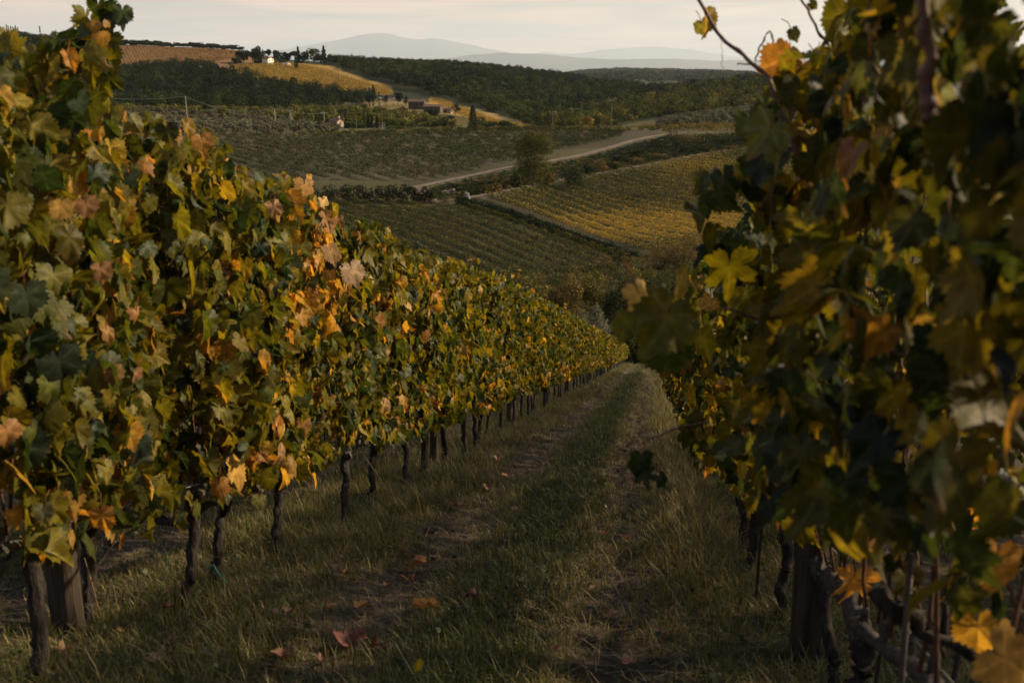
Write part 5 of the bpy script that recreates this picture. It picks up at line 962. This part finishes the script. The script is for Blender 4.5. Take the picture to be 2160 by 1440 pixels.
PG = pole(806.5, 259, 285, 415, 'pale power pole with double crossarms beside the bright umbrella pine', M['paleconcrete'], 2, True)
PH = pole(1291, 207, 273, 402, 'tall dark power pole with white insulators at the plateau edge', M['darkpole'], 2, True)
PI_ = pole(1165.6, 236, 272, 425, 'dark power pole with white insulators before the forest', M['darkpole'], 2, True)
PJ = pole(716.5, 144, 160, 860, 'distant pole at the edge of the forest beside the golden field', M['paleconcrete'], 1)
PK = pole(1645, 205, 280, 330, 'thick dark pole half hidden behind canes of the right row', M['darkpole'], 0)
P0_ = at(205, 205, 470)
for k, (p, q, sg, lb) in enumerate(((P0_, PA, 1.0, 'first span of power line above the leafy left row'), (PA, PB, 3.2, 'long sagging span of power line over the olive grove'), (PB, PC, .25, 'short span of power line to the transformer pole'), (PC, PD, .9, 'span of power line toward the stone cottage'), (PI_, PH, 1.2, 'span of power line between the two dark poles'))):
    s = np.linspace(0, 1, 30)[:, None]; P = p*(1-s)+q*s - UP*.1 - UP*(4*sg*s*(1-s)); mb = MB(); mb.tube(P, .05 if k < 3 else .02, 5); tag(mb.build('power_line', M['wire'], None, True), lb, 'cable', 'power line spans')
def fence(pts, step, h, label, Ymin=140, r=.05, lift=0):
    P = gps(pts, Ymin=Ymin); seg = np.linalg.norm(np.diff(P[:, :2], axis=0), axis=1); cum = np.concatenate([[0], np.cumsum(seg)]); d = np.arange(0, cum[-1], step)
    xy = np.stack([np.interp(d, cum, P[:, j]) for j in (0, 1)], -1); z = terr(xy[:, 0], xy[:, 1]); b = np.array([*xy[0], z[0]]); e = empty('wire_fence', b, label, 'fence'); rng = np.random.default_rng(int(len(d)))
    tops = []
    for (x, y), zz in zip(xy, z):
        q = np.array([x, y, zz])-b; t_ = q+[rng.normal()*.05, rng.normal()*.05, h*rng.uniform(.9, 1.1)]; mb = MB(); mb.tube([q-UP*.3, q*.5+t_*.5, t_], [r*1.1, r, r*.9], 6); mb.build('post', M['wood'], e, True); tops.append(t_)
    for f in (.45, .9): mb = MB(); mb.tube([q-UP*h*(1-f) for q in tops], .012, 4); mb.build('strand', M['wire'], e, True)
fence([(893, 405), (930, 394), (1000, 381), (1060, 371), (1108, 362)], 3.6, 1.5, 'post and wire fence along the gravel road left of the lone tree')
fence([(1016, 432), (1100, 455), (1180, 483), (1290, 521), (1345, 541)], 4.2, 1.6, 'post and wire fence along the hedge side of the golden vineyard')
fence([(1330, 284), (1420, 281), (1500, 278), (1600, 276)], 3.2, 1.5, 'post and wire fence along the upper gravel road by the olive grove', Ymin=330)
def rock(px, py, w, hgt, label, seed, Y=None):
    b = gp(px, py); rng = np.random.default_rng(seed); nu, nv = 22, 14; u = np.linspace(0, 2*np.pi, nu, endpoint=False); v = np.linspace(-.5, np.pi/2, nv); U_, V_ = np.meshgrid(u, v)
    D = np.stack([np.cos(V_)*np.cos(U_), np.cos(V_)*np.sin(U_), np.sin(V_)], -1); nn = 1+.22*fbm(D[..., 0]*1.7+seed, D[..., 1]*1.7+D[..., 2], seed)+.12*np.sign(noise2(D[..., 0]*3, D[..., 2]*3+D[..., 1]*2, seed+3))
    P = D*nn[..., None]*[w/2, w*.42, hgt]; i = np.arange(nv-1)[:, None]*nu; j = np.arange(nu)[None]; k2 = (j+1) % nu
    o = mk('boulder', P.reshape(-1, 3), [np.stack([i+j, i+k2, i+nu+k2, i+nu+j], -1).reshape(-1, 4)], M['rock']); o.location = b; tag(o, label, 'rock', 'rocks at the path junction')
rock(985, 419, 1.5, 1.7, 'upright grey boulder at the path junction', 1); rock(944, 409, 3.2, .8, 'flat grey rock on the bank above the junction', 2); rock(958, 408, 2.4, 1.0, 'taller grey rock beside the flat one', 3); rock(912, 424, 1.2, .5, 'small pale stone beside the track bend', 4); rock(918, 423, .8, .45, 'smallest pale stone beside the track bend', 5)

# ------------------------------------------------------------------ far mountains
def range_(name, label, prof, Yc, dY, zb, seed, rough):
    prof = np.array(prof, float); px = np.arange(prof[0, 0], prof[-1, 0]+1, 8.); tops = np.interp(px, prof[:, 0], prof[:, 1]); k = np.ones(5)/5; tops = np.convolve(np.pad(tops, 2, 'edge'), k, 'valid') + 3.2*fbm(px*.022, px*0+seed, seed, 5)
    top = at(px, tops, Yc); ys = np.linspace(-1, 1.2, 46); w = np.exp(-(ys/.5)**2); X = top[:, 0][None]*(1+ys[:, None]*dY/Yc); Y = Yc+ys[:, None]*dY+0*X
    zt = top[:, 2][None]; nz_ = fbm(X/4000., Y/4000., seed, 5); Z = zb + (zt-zb)*w[:, None]*(1+rough*nz_*(1-w[:, None])*2) + .02*(zt-zb)*nz_; V = np.stack([X, Y, Z], -1); n = len(px); i = (np.arange(45)[:, None]*n+np.arange(n-1)[None]).ravel()
    tag(mk(name, V.reshape(-1, 3), [np.stack([i, i+1, i+n+1, i+n], -1)], M['mountain'], None, None, True), label, 'mountain', kind='structure')
range_('mountain', 'pale blue mountain with a rounded summit on the horizon', [(420, 128), (520, 114), (560, 108), (600, 103), (640, 98), (690, 90), (740, 78), (775, 70), (810, 70), (840, 76), (880, 84), (920, 80), (960, 88), (1000, 98), (1050, 108), (1100, 116), (1160, 122), (1240, 128), (1400, 140)], 85000, 15000, -560, 3, .35)
range_('mountain', 'second, fainter mountain range behind the blue ridge', [(1060, 130), (1150, 110), (1200, 115), (1250, 108), (1320, 104), (1390, 97), (1440, 103), (1500, 112), (1560, 120), (1640, 124), (1800, 120), (2100, 128), (2400, 140)], 98000, 8000, -560, 4, .35)
range_('hills', 'low pale hills in front of the mountains', [(900, 128), (1000, 116), (1080, 112), (1180, 118), (1300, 126), (1420, 122), (1520, 128), (1600, 126), (1680, 118), (1800, 112), (2200, 118)], 48000, 8000, -420, 5, .4)

# ------------------------------------------------------------------ the air
if HAZE:
    m, t, o = mat('haze'); pv = t.nodes.new('ShaderNodeVolumePrincipled'); link(t, pv.outputs[0], o.inputs['Volume'])
    pv.inputs['Color'].default_value = (.78, .89, 1, 1); pv.inputs['Density'].default_value = 1/54000.; pv.inputs['Anisotropy'].default_value = .2
    pv.inputs['Density Attribute'].default_value = ''; pv.inputs['Temperature Attribute'].default_value = ''
    zz = min(float(ZZ.min()), -640.)-1; mb = MB(); mb.box(-118000, 118000, -60, 112000, zz, 4200); tag(mb.build('haze', m), 'thin blue haze lying over the whole valley', 'haze', kind='stuff')
